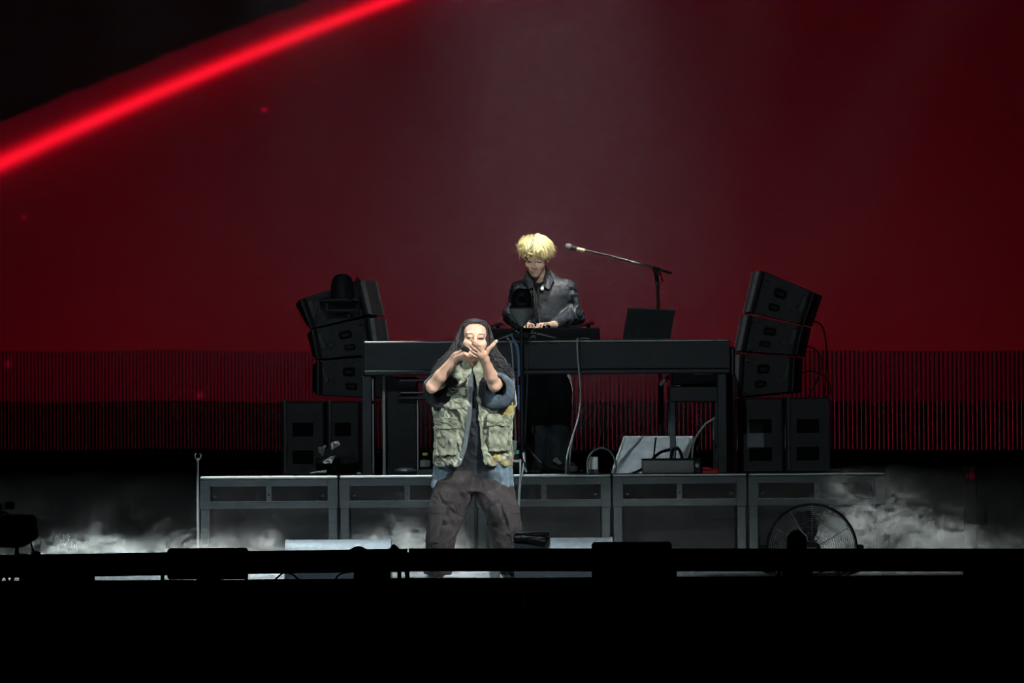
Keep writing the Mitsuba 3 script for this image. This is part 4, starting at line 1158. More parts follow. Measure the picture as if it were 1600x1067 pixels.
ang = lambda px, py: math.degrees(math.asin(max(-1, min(1, (xw(px) - np.interp(zR(py), vest_l.rows[:, 0], vest_l.rows[:, 1])) / np.interp(zR(py), vest_l.rows[:, 0], vest_l.rows[:, 3])))))


def pocket(name, pxa, pxb, pya, pyb, seed, off, thick, dark_=1.0):
    m = patch(vest_l, ang(pxa, (pya + pyb) / 2), ang(pxb, (pya + pyb) / 2), zR(pyb), zR(pya), off, thick, 22, 22)
    v = np.array(m.vertices)
    c = creases(v, 22, 22, 12, seed)
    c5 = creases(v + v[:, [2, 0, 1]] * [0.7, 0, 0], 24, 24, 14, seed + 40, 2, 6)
    m = push(m, 0.012 * (c - 0.4) - 0.014 * c5)
    mu = meshkit.fbm(v * 26, 3, seed)
    return part(p1, name, m, 'm_cloth', color=shade(np.array([0.25, 0.28, 0.21]) * dark_ * (0.80 + 0.35 * c[:, None]) * (1 - 0.55 * np.clip(c5 * 1.6, 0, 1)[:, None]), (np.clip((mu - 0.53) * 3, 0, 0.4), (0.12, 0.12, 0.09))))  # pocket cloth darkened along its creases, fold shade put into the colour


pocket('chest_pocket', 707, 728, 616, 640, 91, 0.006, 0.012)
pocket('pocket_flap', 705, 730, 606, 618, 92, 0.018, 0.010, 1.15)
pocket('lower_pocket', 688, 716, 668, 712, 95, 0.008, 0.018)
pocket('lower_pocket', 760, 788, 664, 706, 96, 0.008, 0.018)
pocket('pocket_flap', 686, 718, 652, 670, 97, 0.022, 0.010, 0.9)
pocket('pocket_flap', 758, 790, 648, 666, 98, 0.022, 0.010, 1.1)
# collar of the vest: two turned down leaves
for sx, pts in ((-1, [(722, 561), (708, 582), (719, 601), (735, 594), (737, 575), (731, 565)]), (1, [(755, 563), (763, 580), (758, 600), (743, 592), (739, 576), (746, 566)])):
    P0 = [R(x, y, -0.085 - (0.020 if y > 590 else 0.0)) for x, y in pts]
    m = trimesh.convex.convex_hull(np.array(P0 + [p + [0, 0.014, 0] for p in P0]))
    m = m.subdivide_to_size(0.008)
    v = np.array(m.vertices)
    c = creases(v, 20, 20, 12, 105)
    m = push(trimesh.Trimesh(v, m.faces, process=False), 0.006 * (c - 0.4))
    part(p1, 'collar', m, 'm_cloth', color=shade(np.array([0.24, 0.28, 0.21]) * (0.6 + 0.7 * c[:, None]), (np.clip((meshkit.fbm(v * 40, 3, 7) - 0.5) * 5, 0, 0.6), (0.14, 0.13, 0.09))))

# trousers
lgL = loft(rows([(750, 710, 30, 0.01, 0.115), (766, 707.5, 33.5, 0, 0.125), (785, 702, 32, -0.01, 0.13), (806, 696.5, 28.5, -0.015, 0.125), (837, 689, 24, 0, 0.118), (857, 686, 22, 0.01, 0.115), (897, 682, 22, 0.02, 0.125)]), 2.2)
lgR = loft(rows([(750, 769, 29, 0.01, 0.115), (766, 772, 31.5, 0, 0.125), (785, 777.5, 29.5, -0.01, 0.13), (806, 784.5, 27, -0.015, 0.125), (837, 791.5, 24, 0, 0.118), (857, 793, 23, 0.01, 0.115), (897, 797, 23, 0.02, 0.125)]), 2.2)
hips = loft(rows([(735, 739, 50, 0.01, 0.105), (768, 739.5, 55, 0.01, 0.115)]), 2.3)
trm = soften(mesh_of(union([(hips, 0.01), (lgL, 0.02), (lgR, 0.02)]), R(645, 905, -0.2), R(832, 724, 0.26), 0.006), 2)
v = np.array(trm.vertices)
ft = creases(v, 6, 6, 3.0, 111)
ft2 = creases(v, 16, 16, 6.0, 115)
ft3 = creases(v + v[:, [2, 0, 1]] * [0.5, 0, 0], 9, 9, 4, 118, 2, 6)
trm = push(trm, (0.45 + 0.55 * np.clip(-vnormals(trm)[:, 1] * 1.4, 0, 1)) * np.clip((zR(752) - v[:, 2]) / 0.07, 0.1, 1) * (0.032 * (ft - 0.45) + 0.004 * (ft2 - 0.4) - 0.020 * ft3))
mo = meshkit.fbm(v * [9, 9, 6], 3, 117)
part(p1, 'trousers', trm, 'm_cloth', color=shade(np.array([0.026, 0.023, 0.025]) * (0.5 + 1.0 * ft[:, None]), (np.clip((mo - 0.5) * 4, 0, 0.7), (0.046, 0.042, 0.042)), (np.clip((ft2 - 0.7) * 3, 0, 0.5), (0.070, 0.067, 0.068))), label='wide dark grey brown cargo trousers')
for lf, a0, a1 in ((lgL, -68, -8), (lgR, 12, 70)):
    m = patch(lf, a0, a1, zR(848), zR(800), -0.002, 0.010, 18, 18)
    c = creases(np.array(m.vertices), 12, 12, 7, 119)
    part(p1, 'cargo_pocket', push(m, 0.008 * (c - 0.4)), 'm_cloth', color=np.array([0.036, 0.033, 0.034]) * (0.6 + 0.8 * c[:, None]))
    m = patch(lf, a0 - 4, a1 + 4, zR(803), zR(789), 0.005, 0.006, 18, 8)
    part(p1, 'pocket_flap', m, 'm_cloth', color=np.tile([0.035, 0.032, 0.033], (len(m.vertices), 1)))


def shoe(toe, heel, h, w, z0):
    toe, heel = np.array(toe, float), np.array(heel, float)
    f = union([(cone([heel[0], heel[1], z0 + w], [toe[0], toe[1], z0 + w * 0.8], w, w * 0.92), 0.02), (cone([heel[0], heel[1], z0 + w], [heel[0], heel[1], z0 + h], w * 0.95, w * 0.9), 0.03)])
    g = lambda P: np.maximum(f(P), z0 - P[:, 2])
    lo, hi = np.minimum(toe, heel) - 0.1, np.maximum(toe, heel) + 0.1
    return mesh_of(g, [lo[0], lo[1], z0 - 0.02], [hi[0], hi[1], z0 + h + 0.1], 0.007)


for (ax_, ay), tx in ((ankL[:2], -0.03), (ankR[:2], 0.04)):
    k = part(p1, 'shoe', shoe((ax_ + tx, ay - 0.17), (ax_, ay + 0.02), 0.07, 0.048, 0.018), 'm_black', True)
    part(k, 'sole', cat(tube([(ax_, ay + 0.02, 0.010), (ax_ + tx, ay - 0.17, 0.010)], 0.050, 12, flat=0.2)), 'm_grey')

# hair of the singer: swept back from the forehead, long and wavy over both shoulders
rs = np.random.default_rng(11)
NS, KN = 800, 44
paths = []
sgn = np.where(rs.random(NS) < 0.5, -1, 1)
for i in range(NS):
    s = sgn[i]
    a = rs.random()
    back = rs.random()
    root = np.array([s * (-0.008 + 0.070 * a), -0.070 + 0.10 * back + 0.035 * a, 0.108 - 0.030 * a * a * (1 + 0.3 * back) - 0.012 * (1 - back)])
    spread = rs.random() ** 0.65
    over = np.array([s * (0.052 + 0.030 * a), -0.035 + 0.09 * back + 0.02 * a, 0.106 - 0.030 * a])
    ear = np.array([s * (0.088 + 0.012 * rs.random()), -0.020 + 0.085 * back, 0.030 - 0.03 * a])
    jaw_ = np.array([s * (0.095 + 0.040 * spread), -0.025 + 0.08 * back, -0.070])
    out_ = np.array([s * (0.105 + 0.085 * spread), -0.050 + 0.09 * back, -0.135 - 0.02 * rs.random()])
    end = np.array([s * (0.103 + 0.120 * spread), -0.070 + 0.11 * back, -0.175 - 0.060 * rs.random()])
    sp = spline([root, over, ear, jaw_, out_, end], KN)
    t = np.linspace(0, 1, KN)
    ph, fr_ = rs.random(3) * 6.28, 3.0 + 4.5 * rs.random()
    amp_ = 0.024 * np.clip(t - 0.30, 0, 1) ** 0.9 * (0.6 + rs.random())
    sp = sp + np.stack([amp_ * np.sin(fr_ * 6.28 * t + ph[0]), amp_ * np.sin(fr_ * 5.9 * t + ph[1]), 0.6 * amp_ * np.sin(fr_ * 5.2 * t + ph[2])], 1)
    paths.append(hC + (sp * hS) @ hR.T)
# fine stray curls at the ends
hm = strands(paths, rs.uniform(0.0026, 0.0052, NS), rs.uniform(0.0010, 0.0020, NS), 4)
cap = union([ell((0, 0.030, 0.038), (0.083, 0.098, 0.086)), (ell((-0.070, 0.035, -0.05), (0.030, 0.06, 0.09)), 0.03), (ell((0.070, 0.035, -0.05), (0.030, 0.06, 0.09)), 0.03)], 0.02)
cap2 = lambda P: np.maximum(np.maximum(cap(P), -ell((0, -0.13, -0.005), (0.076, 0.10, 0.092))(P)), -0.055 - P[:, 1] - 0.35 * P[:, 2] + 0.02)
cm = mesh_of(local(cap2, hC, hR, hS), hC + [-0.16, -0.18, -0.2], hC + [0.16, 0.2, 0.18], 0.005)
hv = np.vstack([hm.vertices, cm.vertices])
hair_m = cat(hm, cm)
part(p1, 'hair', hair_m, 'm_dark_hair', color=np.tile([0.038, 0.037, 0.039], (len(hair_m.vertices), 1)), label='long wavy black hair, swept back')
# the microphone in the hand
hm1 = thing('handheld_microphone', 'black microphone in the fist of the singer, held at the mouth', 'microphone')
part(hm1, 'body', lathe([(0, -0.012), (0.012, -0.012), (0.0145, -0.004), (0.0165, 0.05), (0.0185, 0.10), (0.020, 0.125), (0, 0.125)], m0 - mx * 0.01, mx, 18), 'm_black', 40)
part(hm1, 'grille', lathe([(0.0, 0.118), (0.021, 0.12), (0.025, 0.135), (0.026, 0.150), (0.022, 0.165), (0.012, 0.174), (0, 0.176)], m0 - mx * 0.01, mx, 20), 'm_grille', 40)
part(hm1, 'ring', lathe([(0.0, 0.006), (0.0155, 0.006), (0.0155, 0.012), (0, 0.012)], m0 - mx * 0.01, mx, 16), 'm_steel')

# ------------------------------------------------------------------ the blond musician behind the desk
SYD = 39.75
D_ = lambda px, py, d=0.0: at(px, py, SYD + d)
KD = FPX / SYD
dC, dS = D_(837.5, 403.5, -0.16), 1.03
dR = rot([0, 1, 0], 4) @ rot([0, 0, 1], -8) @ rot([1, 0, 0], 24)
uL, uR = D_(814, 455, -0.01), D_(884, 452, 0.0)
oL, oR = D_(801, 491, -0.03), D_(899, 491, 0.0)
vL, vR = D_(823, 508.5, -0.38), D_(866, 508, -0.36)
zc_ = ctop
handL = np.array([vL[0] + 0.01, vL[1] - 0.06, zc_ + 0.024])
handR = np.array([vR[0] - 0.06, vR[1] - 0.05, zc_ + 0.030])


def flat_hand(c, side, yaw):
    """A loosely curled hand with its fingers forward and down on the controls; side = +1 puts the thumb at +x."""
    Rz = rot([0, 0, 1], yaw)
    out, ch = [], []
    for i, x in enumerate((-0.030, -0.010, 0.010, 0.029)):
        L_ = (0.060, 0.074, 0.080, 0.070)[i if side > 0 else i]
        ch.append([c + Rz @ np.array([x * 0.8, 0.005, 0.004]), c + Rz @ np.array([x, -0.040, 0.010]), c + Rz @ np.array([x * 1.05, -0.040 - L_ * 0.45, 0.010]), c + Rz @ np.array([x * 1.05, -0.040 - L_ * 0.75, -0.016])])
    th = [c + Rz @ np.array([side * 0.020, 0.012, -0.002]), c + Rz @ np.array([side * 0.044, -0.016, -0.006]), c + Rz @ np.array([side * 0.050, -0.046, -0.014])]
    out = fingers(ch, 0.0095, 0.0075) + fingers([th], 0.0125, 0.009)
    out.append((cone(c + Rz @ np.array([-0.016, 0.025, 0.002]), c + Rz @ np.array([-0.018, -0.034, 0.006]), 0.020, 0.016), 0.012))
    out.append((cone(c + Rz @ np.array([0.016, 0.025, 0.002]), c + Rz @ np.array([0.018, -0.034, 0.006]), 0.020, 0.016), 0.012))
    return out


dneck0, dneck1 = dC + np.array([0, 0.05, -0.06]), D_(848, 446, 0.02)
dhipL, dhipR = D_(838, 590, 0.06), D_(870, 590, 0.06)
dknL, dknR = D_(838, 660, 0.02), D_(873, 660, 0.02)
danL, danR = D_(838, 728, 0.06), D_(868, 728, 0.06)
dbody = union([
    (cone(dneck0, dneck1, 0.054, 0.062), 0.03), (local(head_sdf(0.96), dC, dR, dS), 0.015),
    (cone(D_(826, 452, 0.03), D_(872, 452, 0.03), 0.055), 0.05), (cone(D_(848, 475, 0.03), D_(850, 540, 0.06), 0.10, 0.09), 0.06), (cone(D_(842, 572, 0.07), D_(864, 572, 0.07), 0.08), 0.06),
    (cone(uL, oL, 0.05, 0.040), 0.03), (cone(uR, oR, 0.05, 0.040), 0.03), (cone(oL, vL, 0.040, 0.027), 0.02), (cone(oR, vR, 0.040, 0.027), 0.02),
    (cone(vL, handL, 0.026, 0.022), 0.02), (cone(vR, handR, 0.026, 0.024), 0.02), *flat_hand(handL, 1, 4), *flat_hand(handR, -1, -24),
    (cone(dhipL, dknL, 0.072, 0.050), 0.04), (cone(dhipR, dknR, 0.072, 0.050), 0.04), (cone(dknL, danL, 0.048, 0.038), 0.02), (cone(dknR, danR, 0.048, 0.038), 0.02),
], 0.02)
p2 = thing('person', 'blond person in a dark jacket bending over the controls behind the desk', 'person')
dm = soften(mesh_of(dbody, D_(780, 745, -0.60), D_(925, 355, 0.25), 0.0038), 2)
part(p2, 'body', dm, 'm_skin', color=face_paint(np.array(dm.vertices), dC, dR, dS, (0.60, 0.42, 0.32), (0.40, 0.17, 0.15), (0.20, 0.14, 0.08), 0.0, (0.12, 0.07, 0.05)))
zD = lambda py: D_(848, py)[2]
xD = lambda px: D_(px, 480)[0]


def rowsD(data):
    return [(zD(py), xD(cx), SYD + 0.03 + cyo, hw / KD, hd) for py, cx, hw, cyo, hd in data]


jk_l = loft(rowsD([(431, 848, 20, -0.01, 0.085), (438, 848, 36, 0.0, 0.105), (446, 848, 45, 0.0, 0.125), (462, 848, 49, 0, 0.145), (500, 848, 49, 0.0, 0.155), (560, 850, 44, 0.04, 0.150), (585, 852, 40, 0.05, 0.145)]), 2.2)


def jk_f(P):
    d = jk_l(P)
    for u, o_, v_ in ((uL, oL, vL), (uR, oR, vR)):
        d = smin(d, smin(cone(u, o_, 0.076, 0.066)(P), cone(o_, v_ + [0, 0.02, 0], 0.066, 0.044)(P), 0.02), 0.014)
    c0 = cone(D_(843, 436, -0.08), D_(840, 418, -0.14), 0.050, 0.058)(P)
    d = np.maximum(d, -c0)
    vn = np.maximum(np.abs(P[:, 0] - xD(840.5)) - 0.058 * np.clip((P[:, 2] - zD(463)) / (zD(428) - zD(463)), 0, 1.3), P[:, 1] - (SYD + 0.0))
    return np.maximum(d, -vn)


jm = soften(mesh_of(jk_f, D_(775, 592, -0.50), D_(925, 420, 0.28), 0.006), 2)
v = np.array(jm.vertices)
f1, f2 = creases(v, 8, 8, 6, 131), creases(v, 17, 17, 13, 135)
arm = np.clip((np.abs(v[:, 0] - xD(848)) - 0.14) / 0.06, 0.15, 1)
f3 = creases(v + v[:, [2, 0, 1]] * [0.6, 0, 0], 9, 9, 7, 139, 2, 6)
jm = push(jm, arm * (0.030 * (f1 - 0.45) + 0.005 * (f2 - 0.4) - 0.020 * f3))
part(p2, 'jacket', jm, 'm_shiny_cloth', color=np.array([0.009, 0.013, 0.020]) * (0.75 + 0.5 * meshkit.fbm(v * 8, 3, 5)[:, None]), label='dark blue black jacket with a zip')
collar_in = soften(mesh_of(lambda P: np.maximum(union([cone(D_(845, 470, 0.02), D_(842, 436, -0.03), 0.095, 0.074), cone(D_(842, 436, -0.03), D_(840, 425, -0.06), 0.074, 0.070)], 0.03)(P), -cone(D_(840, 430, -0.09), D_(838, 400, -0.16), 0.058, 0.062)(P)), D_(815, 490, -0.25), D_(885, 405, 0.2), 0.006), 2)
part(p2, 'sweater', collar_in, 'm_cloth', color=np.tile([0.010, 0.011, 0.014], (len(collar_in.vertices), 1)), label='black high collared top')
for sx, pts in ((-1, [(822, 425), (817, 437), (826, 452), (834, 448), (831, 437), (829, 424)]), (1, [(858, 419), (868, 431), (858, 452), (848, 447), (848, 440), (853, 424)])):
    P0 = [D_(x, y, -0.10 - 0.055 * (y > 440)) for x, y in pts]
    m = trimesh.convex.convex_hull(np.array(P0 + [p + [0, 0.012, 0] for p in P0])).subdivide_to_size(0.012)
    part(p2, 'jacket_collar', m, 'm_shiny_cloth', color=np.tile([0.014, 0.019, 0.027], (len(m.vertices), 1)))
jf = lambda px, py, off=0.004: on_front(np.array([xD(px), 0, zD(py)]), jk_l, off)
part(p2, 'zip', tube(spline([jf(825.5, 450), jf(833, 458), jf(838, 472), jf(841, 492), jf(843, 505)], 20), 0.0042, 6), 'm_steel')
part(p2, 'zip', tube(spline([jf(842.5, 450), jf(840.5, 462), jf(841, 480), jf(841.5, 495)], 20), 0.0042, 6), 'm_steel')
part(p2, 'zip_pull', cat(*[ball(jf(x, y, 0.010), r, 1) for x, y, r in ((841, 488, 0.008), (837, 490.5, 0.007), (841, 494, 0.006))]), 'm_chrome')
part(p2, 'brooch', cat(ball(D_(847, 450.5, -0.17), (0.013, 0.006, 0.017), 2), ball(D_(848, 446, -0.165), 0.006, 1)), 'm_white', label='small white pin on the collar')
part(p2, 'stud', cat(ball(D_(824, 436, -0.135), 0.011, 2), ball(D_(821.5, 430.5, -0.12), 0.006, 1), ball(D_(823, 424, -0.12), 0.006, 1)), 'm_chrome', label='shiny metal stud on the collar')
part(p2, 'stud', ball(D_(849.5, 438.5, -0.13), 0.007, 1), 'm_chrome')
dlL = loft(rowsD([(575, 836, 25, 0.05, 0.13), (610, 838, 23, 0.04, 0.125), (660, 839, 20, 0.02, 0.115), (700, 839, 19, 0.04, 0.105), (733, 837, 18, 0.05, 0.11)]), 2.2)
dlR = loft(rowsD([(575, 868, 24, 0.05, 0.13), (610, 871, 22, 0.04, 0.125), (660, 872, 19, 0.02, 0.115), (700, 870, 18, 0.04, 0.105), (733, 868, 18, 0.05, 0.11)]), 2.2)
dt = soften(mesh_of(union([(dlL, 0.01), (dlR, 0.012)]), D_(805, 742, -0.2), D_(905, 565, 0.3), 0.006), 2)
v = np.array(dt.vertices)
g1, g2 = creases(v, 7, 7, 3, 141), creases(v, 14, 14, 5, 145)
part(p2, 'trousers', push(dt, 0.020 * (g1 - 0.45) + 0.006 * (g2 - 0.4)), 'm_cloth', color=np.array([0.085, 0.100, 0.112]) * (0.6 + 0.8 * g1[:, None]), label='wide black trousers')
for i, (hx, tx, ty) in enumerate(((838, 826, -0.24), (868, 892, -0.16))):
    h_, t_ = D_(hx, 735, 0.08), D_(tx, 735, 0.08 + ty)
    k = part(p2, 'shoe', shoe(t_[:2], h_[:2], 0.085, 0.043, ZR + 0.012), 'm_shoe', True)
    part(k, 'sole', tube([(h_[0], h_[1], ZR + 0.0085), (t_[0], t_[1], ZR + 0.0085)], 0.046, 12, flat=0.18), 'm_black')
    ih = D_(hx + (20 if i else -2), 724, -0.05)
    if i:
        part(k, 'toe_cap', ball([t_[0], t_[1], ZR + 0.040], (0.050, 0.046, 0.030), 2), 'm_grey', True)
        part(k, 'tongue', trimesh.convex.convex_hull(np.array([D_(863, 720, -0.08), D_(870, 714, -0.08), D_(878, 724, -0.1), D_(874, 726, -0.1), D_(866, 716, -0.06), D_(876, 726, -0.06)])), 'm_pale_grey', label='pale shoe tongue')
# blond hair: locks that fall from the parting
rs = np.random.default_rng(23)
NS, KN = 520, 14
paths, r0s = [], []
part_x = -0.018
for i in range(NS):
    ph = rs.uniform(-math.pi, math.pi)                         # 0 = face
    fx, fy_ = math.sin(ph), -math.cos(ph)
    front_ = max(0.0, math.cos(ph))
    end_th = (1.30 + 0.34 * rs.random() if front_ > 0.6 else 1.50 + 0.50 * rs.random()) - 0.30 * rs.random() ** 2
    th0 = rs.uniform(0.02, 0.9) * (0.9 if rs.random() < 0.7 else 1.3)
    th = np.linspace(th0, end_th, KN)
    tt = np.linspace(0, 1, KN)
    puff = 0.34 * np.exp(-((th - 1.05) / 0.55) ** 2) - 0.10 * np.clip(th - 1.55, 0, 1)
    lift = 1.05 + 0.17 * rs.random() ** 1.5 + puff * rs.uniform(0.55, 1.1)
    side_ = abs(math.sin(ph))
    flick = np.clip((tt - 0.72) / 0.28, 0, 1) ** 1.4 * (rs.uniform(0.12, 0.42) if rs.random() < 0.42 * side_ else rs.uniform(-0.08, 0.06))
    rad = lift + flick
    az = ph + rs.normal(0, 0.26) * tt + 0.10 * np.sign(fx) * tt + 0.05 * np.sin(tt * 5 + ph * 3)
    x = 0.077 * 1.06 * np.sin(th) * np.sin(az) * rad + part_x * (1 - np.linspace(0, 1, KN)) * 1.0
    y = 0.022 - 0.097 * 1.02 * np.sin(th) * np.cos(az) * rad
    z = 0.030 + 0.086 * 1.04 * np.cos(th) * rad
    sp = np.stack([x, y, z], 1)
    if front_ > 0.85 and abs(sp[-1, 0] + 0.020) < 0.009:
        continue
    paths.append(dC + (sp * dS) @ dR.T)
    r0s.append(rs.uniform(0.0055, 0.0145))
hm = strands(paths, np.array(r0s), np.full(len(r0s), 0.0016), 5)
cap = lambda P: np.maximum(ell((-0.002, 0.026, 0.040), (0.089, 0.106, 0.094))(P), -ell((0.0, -0.135, -0.030), (0.078, 0.105, 0.088))(P))
cap2 = lambda P: np.maximum(cap(P), -0.055 - P[:, 2])
cm = mesh_of(local(cap2, dC, dR, dS), dC - 0.2, dC + 0.2, 0.005)
hair_m = cat(hm, cm)
L = (np.array(hair_m.vertices) - dC) @ dR / dS
nz = np.concatenate([np.repeat(rs.random(len(r0s)), KN * 5), np.full(len(cm.vertices), 0.35)])
hcol = shade(np.array([0.86, 0.74, 0.36]) * (0.55 + 0.6 * nz[:, None]), (np.clip((0.02 - L[:, 2]) / 0.06, 0, 0.7) * (nz > 0.3), (0.82, 0.80, 0.58)), (np.exp(-((L[:, 0] - part_x) / 0.004) ** 2) * (L[:, 2] > 0.10) * 0.8, (0.10, 0.08, 0.05)))
part(p2, 'hair', hair_m, 'm_blond_hair', color=hcol, label='fluffy bleached blond hair with a centre parting')
# ================================================================== at the front of the stage
# thin stand at the left
sy = 36.9
ms = thing('slim_stand', 'slim silver stand with an empty clip in the fog at the left', 'microphone stand')
a, b = at(309, 718, sy), at(309.5, 900, sy)
part(ms, 'pole', cyl((a[0], sy, 0.02), (a[0], sy, a[2]), 0.0075, 8), 'm_steel')
part(ms, 'base', lathe([(0, 0.025), (0.02, 0.025), (0.11, 0.01), (0.11, 0)], (a[0], sy, 0), n=20), 'm_black')
part(ms, 'clip', cat(tube(spline([a + [-0.012, 0, 0.042], a + [-0.020, 0, 0.025], a + [-0.010, 0, 0.006], a, a + [0.010, 0, 0.006], a + [0.020, 0, 0.025], a + [0.012, 0, 0.042]], 20), 0.005, 6), ball(a, 0.011, 1)), 'm_steel')

WY = 33.6


def floor_wedge(px0, px1, top, label, dark):
    k = thing('floor_monitor', label, 'monitor speaker')
    x0, x1 = at(px0, top, WY)[0], at(px1, top, WY)[0]
    h = at((px0 + px1) / 2, top, WY + 0.2)[2]
    # rounded back outline (y, z): the loudspeaker slopes away from the audience
    arc = [(0.0, 0.0), (0.0, h * 0.22)] + [(0.24 * (1 - math.cos(t)), h * (0.22 + 0.78 * math.sin(t))) for t in np.linspace(0.1, math.pi / 2, 14)] + [(0.28, h * 0.98), (0.50, h * 0.30), (0.52, 0.0)]
    A_ = np.array([[x0 + 0.02, WY + p, q] for p, q in arc])
    v = np.vstack([A_, A_ + [x1 - x0 - 0.04, 0, 0]])
    part(k, 'body', trimesh.convex.convex_hull(v), 'm_silver', 40)
    for xx in (x0, x1 - 0.02):
        sc = np.array([[xx, WY + 0.26 + (p - 0.26) * 1.02, q * 1.01] for p, q in arc])
        part(k, 'side_cheek', trimesh.convex.convex_hull(np.vstack([sc, sc + [0.02, 0, 0]])), 'm_silver', 40)
    part(k, 'grille', boxb((x0 + 0.04, WY + 0.42, 0.03), (x1 - 0.04, WY + 0.47, h * 0.35), 0.004), 'm_grille')
    return k, x0, x1, h


_, _, _, _ = floor_wedge(444, 610, 843, 'silver grey floor monitor with a rounded back, left of the singer', 0)
_, wx0, wx1, wh = floor_wedge(803, 958, 840, 'silver grey floor monitor with a folded black towel on it, right of the singer', 0)
# towel on the second wedge: folded in two layers, one corner hanging down its front
W_ = lambda px, py, d: at(px, py, WY + d)
tow = union([(slab(W_(831, 834.5, 0.19), (0.094, 0.085, 0.007), 0.008, rot([0, 1, 0], -2)), 0.01), (slab(W_(828, 840.0, 0.165), (0.088, 0.085, 0.006), 0.008, rot([0, 1, 0], 3) @ rot([1, 0, 0], 6)), 0.004),
             (slab(W_(838, 845.5, 0.085), (0.048, 0.010, 0.012), 0.006, rot([0, 1, 0], 16) @ rot([1, 0, 0], 30)), 0.010)], 0.005)
tw = mesh_of(tow, W_(795, 860, 0.0), W_(865, 822, 0.36), 0.0045)
v = np.array(tw.vertices)
single('towel', push(soften(tw, 2), 0.010 * (creases(v, 20, 20, 30, 201) - 0.4) - 0.006 * creases(v, 30, 30, 50, 205, 2, 5)), 'm_black', 'folded black towel lying on the right floor monitor', 'towel', smooth=True)
# set list bottle on the stage floor seen through the gap
k = thing('water_bottle', 'crumpled water bottle on the lit stage floor, seen through the gap of the rail', 'bottle')
wb = at(773, 903, 34.6)
wb[2] = 0
part(k, 'body', lathe([(0, 0.002), (0.03, 0.002), (0.034, 0.012), (0.030, 0.03), (0.034, 0.045), (0.033, 0.06), (0.02, 0.078), (0.013, 0.085)], wb, n=16), 'm_pale_grey')
part(k, 'cap', lathe([(0.014, 0.085), (0.014, 0.1), (0, 0.1)], wb, n=12), 'm_white')

# big drum fan on the right
fy = 35.6
fc = at(1268, 857.5, fy)
R_ = at(1338.5, 857.5, fy)[0] - fc[0]
fan = thing('drum_fan', 'round black drum fan with a wire guard in front of the rightmost riser deck', 'fan')
part(fan, 'hoop', cat(lathe([(R_, -0.06), (R_ + 0.004, -0.07), (R_ - 0.004, -0.075), (R_ - 0.010, -0.06), (R_ - 0.010, 0.10), (R_, 0.10), (R_, -0.06)], fc, (0, 1, 0), 72), ring(fc + [0, -0.072, 0], R_ - 0.002, 0.005, n=72), ring(fc + [0, 0.10, 0], R_ - 0.003, 0.006, n=72)), 'm_cable')
gl, gt = [], []
for i in range(17):
    rr = 0.060 + i * (R_ - 0.075) / 16
    gl.append(ring(fc + [0, -0.085 + 0.03 * (rr / R_) ** 2, 0], rr, 0.0016, n=56, k=4))
for a in np.linspace(0, 2 * np.pi, 13)[:-1]:
    d = np.array([math.cos(a), 0, math.sin(a)])
    gt.append(tube([fc + d * 0.05 + [0, -0.088, 0], fc + d * R_ * 0.6 + [0, -0.078, 0], fc + d * (R_ - 0.004) + [0, -0.058, 0]], 0.0024, 5))
part(fan, 'guard', cat(gl + gt), 'm_chrome', True, 'wire guard of thin rings and spokes', 'stuff')
for j in range(3):
    a0 = math.radians(88 + 120 * j)
    pts = []
    for s_, rr in enumerate(np.linspace(0.05, R_ * 0.86, 8)):
        for c_a, c_y in ((-1, -1), (1, 1)):
            w_ = math.radians(17 - 6 * s_ / 7 + (6 if 1 < s_ < 6 else 0))
            aa = a0 + c_a * w_ + 0.25 * s_ / 7
            pts.append((rr * math.cos(aa), 0.02 + 0.028 * c_y, rr * math.sin(aa)))
    P = np.array(pts) + fc
    f = []
    for s_ in range(7):
        a, b, c, d = 2 * s_, 2 * s_ + 1, 2 * s_ + 3, 2 * s_ + 2
        f += [[a, b, c], [a, c, d]]
    f2 = [[x + 16 for x in t[::-1]] for t in f]
    side = []
    loop = list(range(0, 16, 2)) + list(range(15, 0, -2))
    for e0, e1 in zip(loop, loop[1:] + loop[:1]):
        side += [[e0, e0 + 16, e1 + 16], [e0, e1 + 16, e1]]
    part(fan, 'blade', trimesh.Trimesh(np.vstack([P, P + [0, 0.004, 0]]), f + f2 + side, process=False), 'm_black')
part(fan, 'hub', lathe([(0, -0.095), (0.045, -0.093), (0.052, -0.085), (0.052, 0.05), (0.045, 0.13), (0, 0.135)], fc, (0, 1, 0), 24), 'm_black')
part(fan, 'badge', box(fc + [-0.004, -0.096, 0.0], (0.062, 0.003, 0.022), 0.002), 'm_grey', label='plain grey plate on the hub')
part(fan, 'motor_screw', cat(*[ball(fc + [x, -0.094, z], 0.008, 1) for x, z in ((-0.05, 0.035), (-0.02, 0.048), (0.0, 0.05), (0.02, 0.048), (-0.04, -0.04), (-0.01, -0.045), (-0.035, -0.075))]), 'm_chrome')
part(fan, 'stand', cat(tube(spline([fc + [-R_ - 0.02, 0.02, 0], fc + [-R_ - 0.03, 0.02, -0.12], [fc[0] - R_ * 0.6, fy + 0.02, 0.012], [fc[0] + R_ * 0.6, fy + 0.02, 0.012], fc + [R_ + 0.03, 0.02, -0.12], fc + [R_ + 0.02, 0.02, 0]], 40), 0.012, 8),
    tube([[fc[0] - R_ * 0.6, fy - 0.15, 0.012], [fc[0] - R_ * 0.6, fy + 0.2, 0.012]], 0.012, 8), tube([[fc[0] + R_ * 0.6, fy - 0.15, 0.012], [fc[0] + R_ * 0.6, fy + 0.2, 0.012]], 0.012, 8)), 'm_black')
for sx in (-1, 1):
    part(fan, 'pivot', box(fc + [sx * (R_ + 0.02), 0.02, 0.0], (0.05, 0.05, 0.05), 0.008), 'm_black')

# ------------------------------------------------------------------ the dark rail, track and boxes in the pit, seen against the light
QY = 29.0
PIT = -1.35


